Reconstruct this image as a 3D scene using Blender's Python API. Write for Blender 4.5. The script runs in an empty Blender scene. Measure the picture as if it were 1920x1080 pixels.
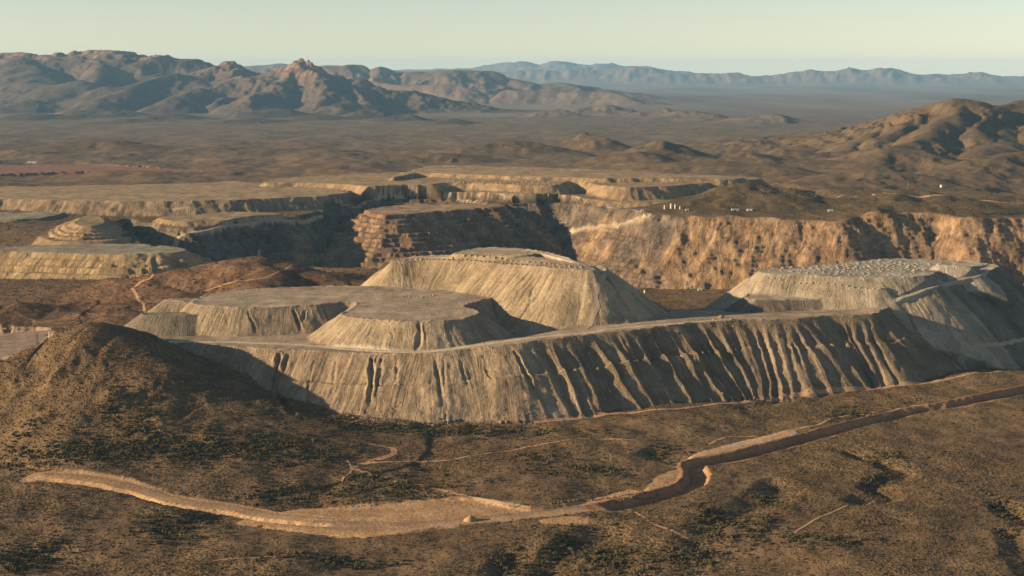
import bpy, bmesh, math, random
import numpy as np
from mathutils import Vector, Matrix

# ------------------------------------------------------------------ camera, light, exposure
SC = bpy.context.scene
COL = SC.collection
CAMZ = 600.0
F = 960.0 / math.tan(math.radians(20.0))          # focal length in photo pixels (1920 wide)
PITCH = math.atan(410.0 / F)
SUN_EL = math.radians(13.6)
SUN_AZ = math.radians(10.0)                        # sun stands to the left, this much towards the camera

cam = bpy.data.cameras.new('camera')
cam.sensor_width = 36.0
cam.lens = 18.0 / math.tan(math.radians(20.0))
cam.clip_start = 5.0
cam.clip_end = 200000.0
camo = bpy.data.objects.new('camera', cam)
COL.objects.link(camo)
camo.location = (0, 0, CAMZ)
camo.rotation_euler = (math.pi / 2 - PITCH, 0, 0)
SC.camera = camo

world = bpy.data.worlds.new('World')
SC.world = world
world.use_nodes = True
wn, wl = world.node_tree.nodes, world.node_tree.links
wn.clear()
sky = wn.new('ShaderNodeTexSky')
sky.sky_type = 'NISHITA'
sky.sun_disc = False
sky.sun_elevation = SUN_EL
sky.sun_rotation = math.radians(270.0) - SUN_AZ
sky.altitude = 3000
sky.air_density = 1.25
sky.dust_density = 0.4
sky.ozone_density = 0.8
bg = wn.new('ShaderNodeBackground')
bg.inputs['Strength'].default_value = 0.050
wo = wn.new('ShaderNodeOutputWorld')
hs = wn.new('ShaderNodeHueSaturation'); hs.inputs['Saturation'].default_value = 0.74
wl.new(sky.outputs[0], hs.inputs['Color'])
wl.new(hs.outputs[0], bg.inputs['Color'])
wl.new(bg.outputs[0], wo.inputs['Surface'])

sun = bpy.data.lights.new('sun', 'SUN')
sun.energy = 5.0
sun.angle = math.radians(0.5)
sun.color = (1.0, 0.735, 0.44)
suno = bpy.data.objects.new('sun', sun)
COL.objects.link(suno)
s_to = Vector((-math.cos(SUN_AZ) * math.cos(SUN_EL), -math.sin(SUN_AZ) * math.cos(SUN_EL), math.sin(SUN_EL)))
suno.rotation_euler = s_to.to_track_quat('Z', 'Y').to_euler()
suno.location = (-3000, 0, 2000)

SC.view_settings.view_transform = 'Standard'
SC.view_settings.look = 'None'
SC.view_settings.gamma = 1.0
SC.view_settings.use_curve_mapping = False
SC.view_settings.exposure = 1.30
SC.render.engine = 'CYCLES'
SC.cycles.use_denoising = True
SC.cycles.max_bounces = 4
SC.cycles.diffuse_bounces = 2
SC.cycles.volume_bounces = 0

# ------------------------------------------------------------------ helpers: projection, noise, distances
cp, sp_ = math.cos(PITCH), math.sin(PITCH)


def ray(px, py):
    v = py - 540.0
    return (px - 960.0, F * cp - v * sp_, -F * sp_ - v * cp)


def W(px, py, z):
    """the point of the place at elevation z that a sight line to (px, py) meets"""
    d = ray(px, py)
    t = (CAMZ - z) / -d[2]
    return (d[0] * t, d[1] * t, z)


def WY(px, py, Y):
    d = ray(px, py)
    t = Y / d[1]
    return (d[0] * t, Y, CAMZ + d[2] * t)


rng = np.random.default_rng(11)
_ang = rng.random((256, 256)).astype(np.float32) * 2 * np.pi
_GX, _GY = np.cos(_ang), np.sin(_ang)
_T1 = (rng.random(4096) * 2 - 1).astype(np.float32)


def perlin(x, y):
    x = np.asarray(x, np.float64); y = np.asarray(y, np.float64)
    xf, yf = np.floor(x), np.floor(y)
    fx, fy = (x - xf).astype(np.float32), (y - yf).astype(np.float32)
    xi, yi = xf.astype(np.int64) & 255, yf.astype(np.int64) & 255
    xj, yj = (xi + 1) & 255, (yi + 1) & 255
    u = fx * fx * fx * (fx * (fx * 6 - 15) + 10)
    v = fy * fy * fy * (fy * (fy * 6 - 15) + 10)
    a = _GX[xi, yi] * fx + _GY[xi, yi] * fy
    b = _GX[xj, yi] * (fx - 1) + _GY[xj, yi] * fy
    c = _GX[xi, yj] * fx + _GY[xi, yj] * (fy - 1)
    d = _GX[xj, yj] * (fx - 1) + _GY[xj, yj] * (fy - 1)
    ab = a + u * (b - a)
    cd = c + u * (d - c)
    return (ab + v * (cd - ab)) * 1.5


def fbm(x, y, scale, octs=4, gain=0.5, seed=0.0):
    r = 0.0; a = 1.0; f = 1.0 / scale
    for k in range(octs):
        r = r + a * perlin(x * f + seed * 17.3 + k * 31.7, y * f - seed * 9.1 + k * 11.3)
        a *= gain; f *= 2.03
    return r


def ridged(x, y, scale, octs=4, gain=0.5, seed=0.0):
    r = 0.0; a = 1.0; f = 1.0 / scale; tot = 0
    for k in range(octs):
        n = 1 - np.abs(perlin(x * f + seed * 13.1 + k * 27.7, y * f + seed * 7.7 - k * 19.3)) * 1.6
        r = r + a * n; tot += a
        a *= gain; f *= 2.1
    return r / tot


def n1(s, period, seed=0):
    q = np.asarray(s) / period + seed * 57.31
    i = np.floor(q).astype(np.int64)
    f = (q - i).astype(np.float32)
    u = f * f * (3 - 2 * f)
    return _T1[i & 4095] * (1 - u) + _T1[(i + 1) & 4095] * u


def sstep(a, b, x):
    t = np.clip((x - a) / (b - a), 0, 1)
    return t * t * (3 - 2 * t)


def spline(P, spacing, closed):
    P = np.array(P, float)
    n = len(P); out = []
    segs = n if closed else n - 1
    for i in range(segs):
        p1, p2 = P[i], P[(i + 1) % n]
        p0 = P[(i - 1) % n] if closed or i > 0 else 2 * p1 - p2
        p3 = P[(i + 2) % n] if closed or i + 2 < n else 2 * p2 - p1
        L = np.hypot(*(p2 - p1)[:2])
        k = max(1, int(round(L / spacing)))
        # centripetal-like tension keeps corners from overshooting
        m1, m2 = (p2 - p0) * 0.5, (p3 - p1) * 0.5
        for m in (m1, m2):
            q = np.hypot(*m[:2])
            if q > L: m *= L / q
        for t in np.arange(k) / k:
            h = (2 * t ** 3 - 3 * t ** 2 + 1) * p1 + (t ** 3 - 2 * t ** 2 + t) * m1 + (-2 * t ** 3 + 3 * t ** 2) * p2 + (t ** 3 - t ** 2) * m2
            out.append(h)
    if not closed: out.append(P[-1])
    return np.array(out)


def pdist(X, Y, P, closed):
    """distance, arclength, interpolated third value, sign (closed: inside < 0; open: left of the line < 0)"""
    A = P if closed else P[:-1]
    B = np.roll(P, -1, 0) if closed else P[1:]
    L = np.hypot(B[:, 0] - A[:, 0], B[:, 1] - A[:, 1]); S0 = np.concatenate([[0], np.cumsum(L)[:-1]])
    n = len(X)
    D = np.empty(n); S = np.empty(n); Z = np.empty(n); G = np.empty(n)
    ax, ay = A[:, 0], A[:, 1]
    ex, ey = B[:, 0] - ax, B[:, 1] - ay
    l2 = np.maximum(L * L, 1e-9)
    ch = max(2000, 6000000 // max(len(A), 1))
    for i in range(0, n, ch):
        x = X[i:i + ch, None]; y = Y[i:i + ch, None]
        wx, wy = x - ax, y - ay
        t = np.clip((wx * ex + wy * ey) / l2, 0, 1)
        dx, dy = wx - t * ex, wy - t * ey
        d2 = dx * dx + dy * dy
        k = np.argmin(d2, 1); r = np.arange(len(k))
        D[i:i + ch] = np.sqrt(d2[r, k])
        tt = t[r, k]
        S[i:i + ch] = S0[k] + tt * L[k]
        Z[i:i + ch] = A[k, 2] * (1 - tt) + B[k, 2] * tt
        if closed:
            c = ((ay > y) != (B[:, 1] > y)) & (x < ex * (y - ay) / np.where(np.abs(ey) < 1e-9, 1e-9, ey) + ax)
            G[i:i + ch] = np.where(c.sum(1) % 2 == 1, -1, 1)
        else:
            G[i:i + ch] = np.where(ex[k] * wy[r, k] - ey[k] * wx[r, k] > 0, -1, 1)
    return D, S, Z, G


# ------------------------------------------------------------------ the terrain grid: bands of rows, finer where there is more relief
UM = 0.435
BANDS = []


def band(y0, y1, step0, step1, cols):
    ys = [y0]
    while ys[-1] < y1:
        f = (ys[-1] - y0) / (y1 - y0)
        ys.append(ys[-1] + step0 + (step1 - step0) * f)
    ys[-1] = y1
    BANDS.append((np.array(ys), np.linspace(-UM, UM, cols)))


band(1180, 2280, 4.6, 3.8, 660)
band(2280, 3620, 2.9, 2.9, 900)
band(3620, 6500, 5.4, 8.0, 800)
band(6500, 12500, 16, 32, 680)
band(12500, 33000, 46, 74, 780)
band(33000, 82000, 150, 900, 680)

OWN = {}            # owner name -> id
OWN_META = []


def owner(key, name, **meta):
    if key not in OWN:
        OWN[key] = len(OWN_META); OWN_META.append(dict(name=name, **meta))
    return OWN[key]


class Field:
    pass


def smax(a, b, k):
    h = np.clip(0.5 + 0.5 * (b - a) / k, 0, 1)
    return a + (b - a) * h + k * h * (1 - h)


GX, GY = [], []
for ys, us in BANDS:
    yy, uu = np.meshgrid(ys, us, indexing='ij')
    GX.append((uu * yy).ravel()); GY.append(yy.ravel())
sizes = [len(a) for a in GX]
FX = np.concatenate(GX); FY = np.concatenate(GY)
NV = len(FX)
print('terrain vertices', NV)
Z = np.zeros(NV); OWNV = np.zeros(NV, np.int32)
C = np.zeros((NV, 3)); VEG = np.zeros(NV); GRAIN = np.zeros(NV); RS = np.zeros(NV); RDD = np.zeros(NV)

ground_id = owner('ground', 'ground', kind='structure')

# base relief
Z[:] = np.interp(FY, [1100, 2000, 2900, 3300, 3700, 4300, 5200, 6500, 9000, 13000, 20000, 30000, 80000],
                 [-4, 0, 8, 40, 58, 66, 80, 62, 36, 16, -30, -60, -70])
near = FY < 6500
lf = sstep(-0.10, -0.22, FX / FY) * sstep(3000, 3300, FY) * sstep(4700, 4300, FY)
Z -= lf * (Z - 12) * 0.8
k = np.where(FY < 3200)[0]
Z[k] += 10 * fbm(FX[k], FY[k], 380, 4, 0.5, 1) + 2.0 * fbm(FX[k], FY[k], 70, 3, 0.5, 2)
k = np.where((FY >= 3200) & (FY < 20000))[0]
x, y = FX[k], FY[k]
amp = np.interp(y, [3200, 5000, 6500, 9000, 12500, 20000], [5, 8, 26, 32, 18, 8])
roll = fbm(x, y * 0.8, 900, 5, 0.52, 3) + 0.35 * (ridged(x, y, 480, 4, 0.5, 4) - 0.5)
Z[k] += amp * roll * (1 + 1.0 * sstep(0.04, 0.22, x / y) * sstep(5400, 6600, y) * sstep(12000, 9500, y))
del x, y
# colours of open scrubland
sc = 0.5 + 0.5 * fbm(FX, FY, 260, 4, 0.55, 5)
sc = np.clip(sc, 0, 1)[:, None]
C[:] = np.array([0.138, 0.090, 0.051]) * (1 - sc) + np.array([0.182, 0.124, 0.072]) * sc
VEG[:] = np.clip(0.55 + 0.45 * fbm(FX, FY, 330, 4, 0.55, 6), 0.1, 1)
far = sstep(5500, 14000, FY)[:, None]
C[:] = C * (1 - far) + np.array([0.145, 0.112, 0.078]) * (0.8 + 0.4 * sc) * far
b = np.where(FY > 19000)[0]
st = fbm(FX[b], FY[b] * 0.25, 2600, 4, 0.55, 7)[:, None]
C[b] = np.array([0.17, 0.135, 0.105]) * (1 + 0.35 * st)
VEG[b] = 0.3


def subset(pts, margin, y0=None, y1=None):
    x0, x1 = pts[:, 0].min() - margin, pts[:, 0].max() + margin
    ya, yb = pts[:, 1].min() - margin, pts[:, 1].max() + margin
    m = (FX > x0) & (FX < x1) & (FY > ya) & (FY < yb)
    return np.where(m)[0]


# ------------------------------------------------------------------ hills and mountains: ridge skeletons with spurs
def ridge_hill(oid, lines, base_fn, width, power=1.35, gully=0.3, gscale=300, warp=0.12, spurs=None, col=None, veg=0.6,
               rough=0.0, cliff=None, seed=0, k=12.0, colfn=None, crag=0.12, rnd=0.012):
    """lines: list of polylines of world points (X, Y, z); height falls from each crest over `width` metres"""
    rs = np.random.default_rng(seed + 100)
    segs = []
    for P in lines:
        lw = width
        main = True
        if isinstance(P, tuple) and len(P) == 2 and isinstance(P[0], list): P, lw = P; main = False
        P = spline(P, lw * 0.22, False)
        for a, c in zip(P[:-1], P[1:]): segs.append((a, c, lw))
        if spurs and main:
            L = np.concatenate([[0], np.cumsum(np.hypot(*np.diff(P[:, :2], axis=0).T))])
            pos = rs.uniform(0, spurs)
            side = 1
            while pos < L[-1]:
                i = min(np.searchsorted(L, pos), len(P) - 1); i = max(i, 1)
                t = P[i, :2] - P[i - 1, :2]; t /= max(np.hypot(*t), 1e-6)
                nrm = np.array([-t[1], t[0]]) * side
                dr = nrm + t * rs.uniform(-0.5, 0.5); dr /= np.hypot(*dr)
                ln = width * rs.uniform(0.55, 0.95)
                p0 = P[i].copy(); zb = base_fn(p0[0], p0[1])
                prev = p0.copy(); prev[2] -= (p0[2] - zb) * 0.06
                for j in range(1, 5):
                    q = np.array([p0[0] + dr[0] * ln * j / 4 + rs.normal(0, ln * 0.04), p0[1] + dr[1] * ln * j / 4 + rs.normal(0, ln * 0.04), 0.0])
                    fr = j / 4
                    q[2] = zb + (p0[2] - zb) * max(0.0, (0.94 - 0.86 * fr ** 0.85))
                    segs.append((prev, q, width * (0.42 - 0.18 * fr)))
                    prev = q
                side = -side
                pos += spurs * rs.uniform(0.35, 0.7)
    A = np.array([s[0] for s in segs]); B = np.array([s[1] for s in segs]); Wd = np.array([s[2] for s in segs])
    idx = subset(np.concatenate([A, B]), width * 1.3)
    if len(idx) == 0: return
    x0, y0 = FX[idx], FY[idx]
    wn_ = fbm(x0, y0, gscale * 1.6, 3, 0.5, seed + 1); wm = fbm(x0, y0, gscale * 1.6, 3, 0.5, seed + 2)
    x = x0 + wn_ * gscale * warp * 3; y = y0 + wm * gscale * warp * 3
    zb = Z[idx]
    best = np.full(len(idx), -1e9); qb = np.zeros(len(idx))
    ch = max(2000, 5000000 // len(A))
    ax, ay, az = A.T; ex, ey, ez = (B - A).T; l2 = np.maximum(ex * ex + ey * ey, 1e-6)
    for i in range(0, len(idx), ch):
        X_, Y_ = x[i:i + ch, None], y[i:i + ch, None]
        wx, wy = X_ - ax, Y_ - ay
        t = np.clip((wx * ex + wy * ey) / l2, 0, 1)
        d = np.hypot(wx - t * ex, wy - t * ey)
        q = np.clip(1 - (np.sqrt((d / Wd) ** 2 + rnd) - math.sqrt(rnd)), 0, 1) ** power
        h = (az + t * ez - zb[i:i + ch, None])
        hq = np.where(h > 0, h * q, -20 + 0 * h)
        k_ = np.argmax(hq, 1); r_ = np.arange(len(k_))
        best[i:i + ch] = hq[r_, k_]; qb[i:i + ch] = q[r_, k_]
    rel = np.maximum(best, 0)
    g = ridged(x0, y0, gscale, 5, 0.52, seed + 5) - 0.62
    mid = rel / (rel + 25.0)
    side_ = crag + (1 - crag) * sstep(0.97, 0.6, qb)
    hgt = rel * (1 + gully * g * side_) + mid * side_ * 0.5 * rough * fbm(x0, y0, gscale * 0.22, 4, 0.55, seed + 8)
    if cliff is not None:                                    # stepped rock bands near the top
        lo, hi, stp, amt = cliff
        za = zb + hgt
        w = sstep(lo, hi, za) * amt
        q = za / stp + 0.6 * fbm(x0, y0, gscale * 0.9, 3, 0.5, seed + 9)
        fr = q - np.floor(q)
        stair = (np.floor(q) + sstep(0.55, 0.95, fr)) * stp - 0.6 * stp * fbm(x0, y0, gscale * 0.9, 3, 0.5, seed + 9)
        hgt = hgt * (1 - w) + (stair - zb) * w
    znew = np.where(best > 0, zb + smax(np.zeros_like(hgt), hgt - 1.0, k) , zb)
    m = hgt > 3.0
    Z[idx] = np.where(best > 0, np.maximum(znew, zb), zb)
    mi = idx[m]
    OWNV[mi] = oid
    if col is not None:
        n = np.clip(0.5 + 0.5 * fbm(x0[m], y0[m], gscale * 0.7, 4, 0.55, seed + 12), 0, 1)[:, None]
        cc = np.array(col[0]) * (1 - n) + np.array(col[1]) * n
        w = sstep(3, 14, hgt[m])[:, None]
        C[mi] = C[mi] * (1 - w) + cc * w
        VEG[mi] = veg
    if colfn is not None: colfn(idx, x0, y0, hgt, m)


def bz(v): return lambda x, y: v


MTN = ((0.12, 0.090, 0.068), (0.17, 0.128, 0.095))
ROCK = np.array([0.21, 0.135, 0.098])


def rocky(lo, hi):
    def fn(idx, x, y, hgt, m):
        w = (sstep(lo, hi, Z[idx] + 60 * fbm(x, y, 260, 4, 0.55, 77)) * m)[:, None]
        C[idx] = C[idx] * (1 - w) + ROCK * (0.9 + 0.35 * fbm(x, y, 120, 3, 0.5, 78)[:, None]) * w
        VEG[idx] *= (1 - 0.8 * w[:, 0])
    return fn


def WYs(pts, Y=None):
    return [WY(p[0], p[1], p[2] if len(p) > 2 else Y) for p in pts]


# far blue ranges
o = owner('far_range', 'mountain_range', kind='structure')
ridge_hill(o, [WYs([(700, 131), (780, 130), (863, 127), (905, 124), (947, 117), (987, 116), (1023, 119), (1050, 112), (1073, 119), (1123, 117), (1173, 122), (1240, 128), (1300, 136)], 76000)],
           bz(-70), 3600, 1.1, 0.4, 2200, 0.05, spurs=3000, crag=0.5, col=((0.15, 0.115, 0.09), (0.19, 0.15, 0.11)), veg=0.3, seed=1, k=10)
o = owner('far_range_right', 'mountain_range', kind='structure')
ridge_hill(o, [WYs([(880, 139), (960, 133), (1060, 129), (1130, 130), (1200, 124), (1250, 132), (1330, 138), (1380, 136), (1413, 142), (1467, 138), (1520, 131), (1547, 134), (1590, 127), (1617, 133), (1652, 126), (1697, 134), (1787, 140), (1837, 135), (1873, 143), (1897, 141), (1960, 146), (2050, 140)], 61000)],
           bz(-65), 2200, 1.1, 0.5, 1100, 0.05, spurs=1200, crag=0.5, col=((0.15, 0.115, 0.09), (0.20, 0.155, 0.115)), veg=0.3, seed=2, k=10)
o = owner('far_range_left', 'mountain_range', kind='structure')
ridge_hill(o, [WYs([(-160, 118), (120, 122), (300, 124), (367, 120), (400, 126), (470, 123), (530, 118), (560, 124), (640, 122), (700, 130), (780, 134), (840, 136)], 48000)],
           bz(-55), 2500, 1.2, 0.4, 1200, 0.06, spurs=1500, col=MTN, veg=0.3, seed=3, k=10)
# middle range
o = owner('middle_range', 'mountain_range.001', kind='structure')
ridge_hill(o, [WYs([(585, 128), (640, 122), (660, 121), (683, 130), (710, 125), (733, 137), (763, 134), (810, 134), (857, 131), (907, 133), (930, 143), (967, 148), (1003, 158), (1057, 155), (1123, 166), (1187, 177)], 30000),
                (WYs([(700, 152, 28500), (760, 160, 27800), (830, 158, 27600), (880, 166, 27200)]), 700), (WYs([(960, 168, 27000), (1050, 172, 26600), (1130, 172, 26600), (1200, 182, 26000)]), 500)],
           bz(-20), 1500, 1.08, 0.4, 700, 0.09, spurs=1000, col=MTN, veg=0.45, rough=25, seed=4)
# knolls standing in the plain right of the middle range
o = owner('plain_knolls', 'hill', kind='structure')
for (px, py, Y, wd) in ((1130, 196, 20200, 420), (1240, 202, 19000, 460), (1290, 207, 18300, 360), (1330, 213, 17000, 330), (1385, 220, 16200, 300), (1448, 213, 16000, 400), (1490, 226, 15900, 180), (1040, 204, 18800, 280)):
    a = WY(px - 26, py + 4, Y); c_ = WY(px + 8, py, Y); d_ = WY(px + 40, py + 9, Y)
    ridge_hill(o, [[a, c_, d_]], bz(0), wd, 1.2, 0.4, 260, 0.12, spurs=500, col=MTN, veg=0.6, seed=int(px))
# the big left mountains
LM = ((0.080, 0.062, 0.050), (0.120, 0.092, 0.070))
o = owner('left_mountain', 'mountain', kind='structure')
ridge_hill(o, [WYs([(-170, 112), (-60, 104), (0, 99), (17, 96), (47, 95), (63, 102), (87, 104), (133, 98), (163, 101), (173, 94), (217, 92), (240, 95), (263, 101), (275, 108), (298, 100), (308, 115), (330, 110), (350, 107), (355, 122), (372, 140), (392, 160)], 25000),
                (WYs([(47, 96, 25000), (36, 112, 24300), (62, 145, 23300), (84, 176, 22300)]), 1500),
                (WYs([(-60, 106, 25000), (-50, 130, 24200), (-10, 160, 23200), (30, 184, 22300)]), 1300),
                (WYs([(215, 98, 25000), (198, 114, 24500), (180, 132, 23900), (166, 152, 23200), (150, 172, 22300)]), 1100)],
           bz(20), 1750, 1.05, 0.22, 900, 0.08, spurs=None, col=LM, veg=0.6, rough=30, cliff=(640, 800, 85, 0.85), seed=5, colfn=rocky(700, 860), crag=0.3)
for (px, py, Y, wd, dx) in ((322, 138, 22800, 800, 40), (255, 166, 21600, 560, 36), (372, 166, 21500, 480, 30), (60, 186, 21000, 520, 40), (150, 150, 22600, 520, 22), (205, 162, 21900, 420, 26)):
    ridge_hill(o, [[WY(px - dx * 2, py + 22, Y - 700), WY(px - dx, py + 10, Y - 300), WY(px, py, Y), WY(px + dx * 0.4, py + 8, Y + 100)]], bz(20), wd, 1.05, 0.22, 420, 0.08, spurs=None, col=LM, veg=0.65, seed=int(px))
o = owner('notch_mountain', 'mountain.001', kind='structure')
ridge_hill(o, [WYs([(352, 160, 23600), (385, 142, 23600), (398, 124, 23600), (420, 113, 23700), (433, 121, 23700), (455, 126, 23900), (478, 134, 24000), (505, 150, 24000)]),
                (WYs([(420, 116, 23700), (432, 140, 23000), (445, 158, 22300)]), 700), (WYs([(398, 128, 23600), (380, 150, 22900), (372, 165, 22300)]), 700)],
           bz(20), 950, 1.05, 0.28, 560, 0.09, spurs=1500, col=LM, veg=0.6, rough=25, cliff=(560, 680, 60, 0.85), seed=6, colfn=rocky(520, 720), crag=0.55)
o = owner('ragged_mountain', 'mountain.002', kind='structure')
ridge_hill(o, [WYs([(455, 168, 22000), (475, 150, 22000), (500, 132, 22000), (522, 127, 22000), (540, 122, 22000), (552, 111, 22000), (563, 117, 22000), (570, 114, 22000), (580, 122, 22000), (600, 125, 22000), (617, 137, 21800), (632, 147, 21700), (640, 143, 21700), (655, 146, 21600), (672, 146, 21600), (682, 160, 21500), (717, 166, 21500), (760, 172, 21500), (778, 170, 21500), (790, 175, 21500), (840, 188, 21500), (875, 200, 21500), (960, 206, 21500)]),
                (WYs([(545, 124, 22000), (530, 148, 21300), (505, 168, 20600), (470, 180, 20200)]), 600), (WYs([(585, 126, 21800), (600, 155, 21000), (620, 180, 20300)]), 600),
                (WYs([(655, 150, 21600), (665, 172, 20900), (690, 190, 20300)]), 520)],
           bz(20), 950, 1.02, 0.3, 520, 0.09, spurs=1200, col=LM, veg=0.55, rough=34, cliff=(470, 620, 55, 0.95), k=4, seed=7, colfn=rocky(430, 600), crag=0.8)
# low foothills in front of them
o = owner('foothills', 'foothill', kind='structure')
for (px, py, Y, wd, dx) in ((200, 203, 18600, 520, 60), (330, 212, 17400, 420, 50), (425, 182, 21300, 300, 20), (520, 203, 18800, 480, 50), (70, 212, 17400, 420, 60), (660, 192, 19800, 430, 30), (700, 204, 18200, 360, 30), (850, 222, 16000, 300, 40), (480, 221, 16200, 360, 60), (600, 214, 17300, 360, 50), (250, 222, 16200, 340, 60), (760, 214, 17000, 300, 40)):
    ridge_hill(o, [[WY(px - dx, py + 6, Y - 300), WY(px, py, Y), WY(px + dx * 0.6, py + 4, Y + 100)]], bz(15), wd, 1.15, 0.3, 300, 0.1, spurs=500, col=LM, veg=0.75, seed=int(px) + 3)
# right-hand mountain and its foothills
o = owner('right_mountain', 'mountain.003', kind='structure')
SCR = ((0.100, 0.068, 0.042), (0.15, 0.105, 0.064))
ridge_hill(o, [WYs([(1440, 262, 10300), (1500, 250, 10100), (1580, 246, 9900), (1640, 236, 9700), (1697, 213, 9400), (1747, 195, 9200), (1797, 185, 9000), (1820, 189, 9000), (1847, 200, 9100), (1875, 197, 9200), (1903, 193, 9300), (1925, 186, 9400), (2000, 176, 9500), (2100, 172, 9500)]),
                (WYs([(1797, 187, 9000), (1782, 212, 8650), (1750, 242, 8300), (1690, 272, 7900)]), 420),
                (WYs([(1825, 191, 9000), (1835, 222, 8650), (1812, 255, 8250)]), 380),
                (WYs([(1925, 188, 9400), (1895, 226, 8800), (1866, 258, 8300), (1835, 285, 7900)]), 420),
                (WYs([(1747, 197, 9200), (1705, 228, 8800), (1660, 258, 8400)]), 380),
                (WYs([(1697, 215, 9400), (1650, 246, 8900), (1590, 276, 8400)]), 380), (WYs([(1580, 248, 9900), (1530, 268, 9300), (1490, 285, 8800)]), 340),
                (WYs([(2000, 178, 9500), (1960, 230, 8700), (1930, 265, 8200)]), 420)],
           bz(45), 800, 1.04, 0.46, 260, 0.08, spurs=None, col=SCR, veg=0.8, rough=16, seed=8)
o = owner('right_foothills', 'foothill.001', kind='structure')
ridge_hill(o, [WYs([(1640, 300, 7500), (1700, 278, 7600), (1760, 290, 7500), (1830, 315, 7300)]),
                WYs([(1790, 318, 6900), (1870, 290, 7100), (1930, 280, 7200), (2050, 275, 7200)])],
           bz(60), 340, 1.1, 0.4, 220, 0.12, spurs=300, col=SCR, veg=0.85, rough=8, seed=9)
ridge_hill(o, [WYs([(1560, 330, 6700), (1640, 318, 6700), (1700, 325, 6700), (1750, 345, 6500), (1800, 360, 6300)])],
           bz(70), 360, 1.2, 0.4, 200, 0.12, spurs=230, col=SCR, veg=0.85, rough=8, seed=10)
for (px, py, Y, wd, dx) in ((1240, 262, 9000, 330, 20), (1190, 284, 8600, 300, 40), (1390, 285, 8000, 300, 25), (1470, 278, 8300, 260, 22), (1330, 300, 7700, 300, 40), (1560, 300, 7700, 340, 40), (1440, 310, 7300, 360, 40), (1100, 248, 10200, 260, 20), (660, 300, 8900, 300, 40), (960, 262, 9700, 320, 60), (820, 285, 9100, 300, 60), (520, 278, 9500, 340, 70), (190, 262, 10300, 360, 80), (380, 318, 8300, 260, 60)):
    ridge_hill(o if px > 1000 else ground_id, [[WY(px - dx, py + 8, Y), WY(px, py, Y), WY(px + dx, py + 10, Y - 60)]], bz(40), wd, 1.2, 0.35, 200, 0.12, spurs=260, col=SCR, veg=0.85, seed=int(px) + 7)

# hills round the pit
o = owner('pit_hill', 'hill.001', kind='structure')
DRK = ((0.088, 0.062, 0.036), (0.14, 0.098, 0.056))
ridge_hill(o, [WYs([(1290, 388, 5250), (1340, 358, 5350), (1385, 344, 5400), (1420, 341, 5400), (1460, 352, 5400), (1510, 375, 5350), (1560, 390, 5300)]), WYs([(1385, 346, 5400), (1375, 375, 5200)]), WYs([(1425, 343, 5400), (1445, 378, 5200)])],
           bz(85), 270, 1.1, 0.3, 150, 0.12, spurs=150, col=DRK, veg=0.95, seed=21)
o = owner('mast_hill', 'hill.002', kind='structure')
ridge_hill(o, [WYs([(1590, 388, 5200), (1640, 368, 5250), (1690, 354, 5300), (1720, 353, 5300), (1760, 362, 5250), (1800, 378, 5150), (1830, 392, 5100)]), WYs([(1690, 356, 5300), (1670, 380, 5080)]), (WYs([(1590, 399, 5000), (1640, 388, 5010), (1700, 378, 5030), (1750, 384, 5020), (1810, 396, 5000)]), 130)],
           bz(95), 250, 1.1, 0.3, 150, 0.12, spurs=150, col=DRK, veg=0.95, seed=22)
o = owner('corner_hill', 'hill.003', kind='structure')
ridge_hill(o, [WYs([(1790, 388, 5200), (1840, 374, 5300), (1880, 368, 5350), (1940, 378, 5300), (2040, 372, 5300)])],
           bz(95), 220, 1.1, 0.3, 140, 0.12, spurs=150, col=SCR, veg=0.8, seed=23)
o = owner('red_hill', 'hill.004', kind='structure')
RED = ((0.112, 0.066, 0.040), (0.165, 0.100, 0.061))
ridge_hill(o, [WYs([(-60, 560, 3560), (60, 556, 3580), (150, 552, 3560), (230, 535, 3520), (300, 512, 3500), (380, 494, 3500), (440, 486, 3500), (487, 481, 3500), (520, 492, 3480), (560, 505, 3460), (620, 512, 3440), (680, 524, 3420)]),
                WYs([(300, 514, 3500), (330, 545, 3350), (350, 568, 3250)]), WYs([(487, 484, 3500), (500, 510, 3380), (480, 530, 3280)])],
           bz(18), 300, 1.15, 0.3, 150, 0.1, spurs=160, col=RED, veg=0.35, rough=5, seed=24)
ridge_hill(o, [[WY(10, 572, 3290), WY(40, 566, 3290), WY(62, 575, 3290)]], bz(14), 130, 1.05, 0.2, 90, 0.1, col=RED, veg=0.3, seed=25)
o = owner('front_hill', 'hill.005', kind='structure')
FH = ((0.125, 0.081, 0.045), (0.168, 0.113, 0.063))
ridge_hill(o, [WYs([(-140, 720, 2450), (-40, 690, 2480), (60, 640, 2500), (120, 616, 2500), (175, 602, 2490), (215, 622, 2468), (250, 655, 2425), (290, 700, 2375), (345, 738, 2325), (410, 770, 2290), (470, 786, 2265)])],
           bz(3), 260, 1.02, 0.20, 150, 0.06, spurs=None, col=FH, veg=0.6, rough=2.5, rnd=0.06, seed=26)


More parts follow.
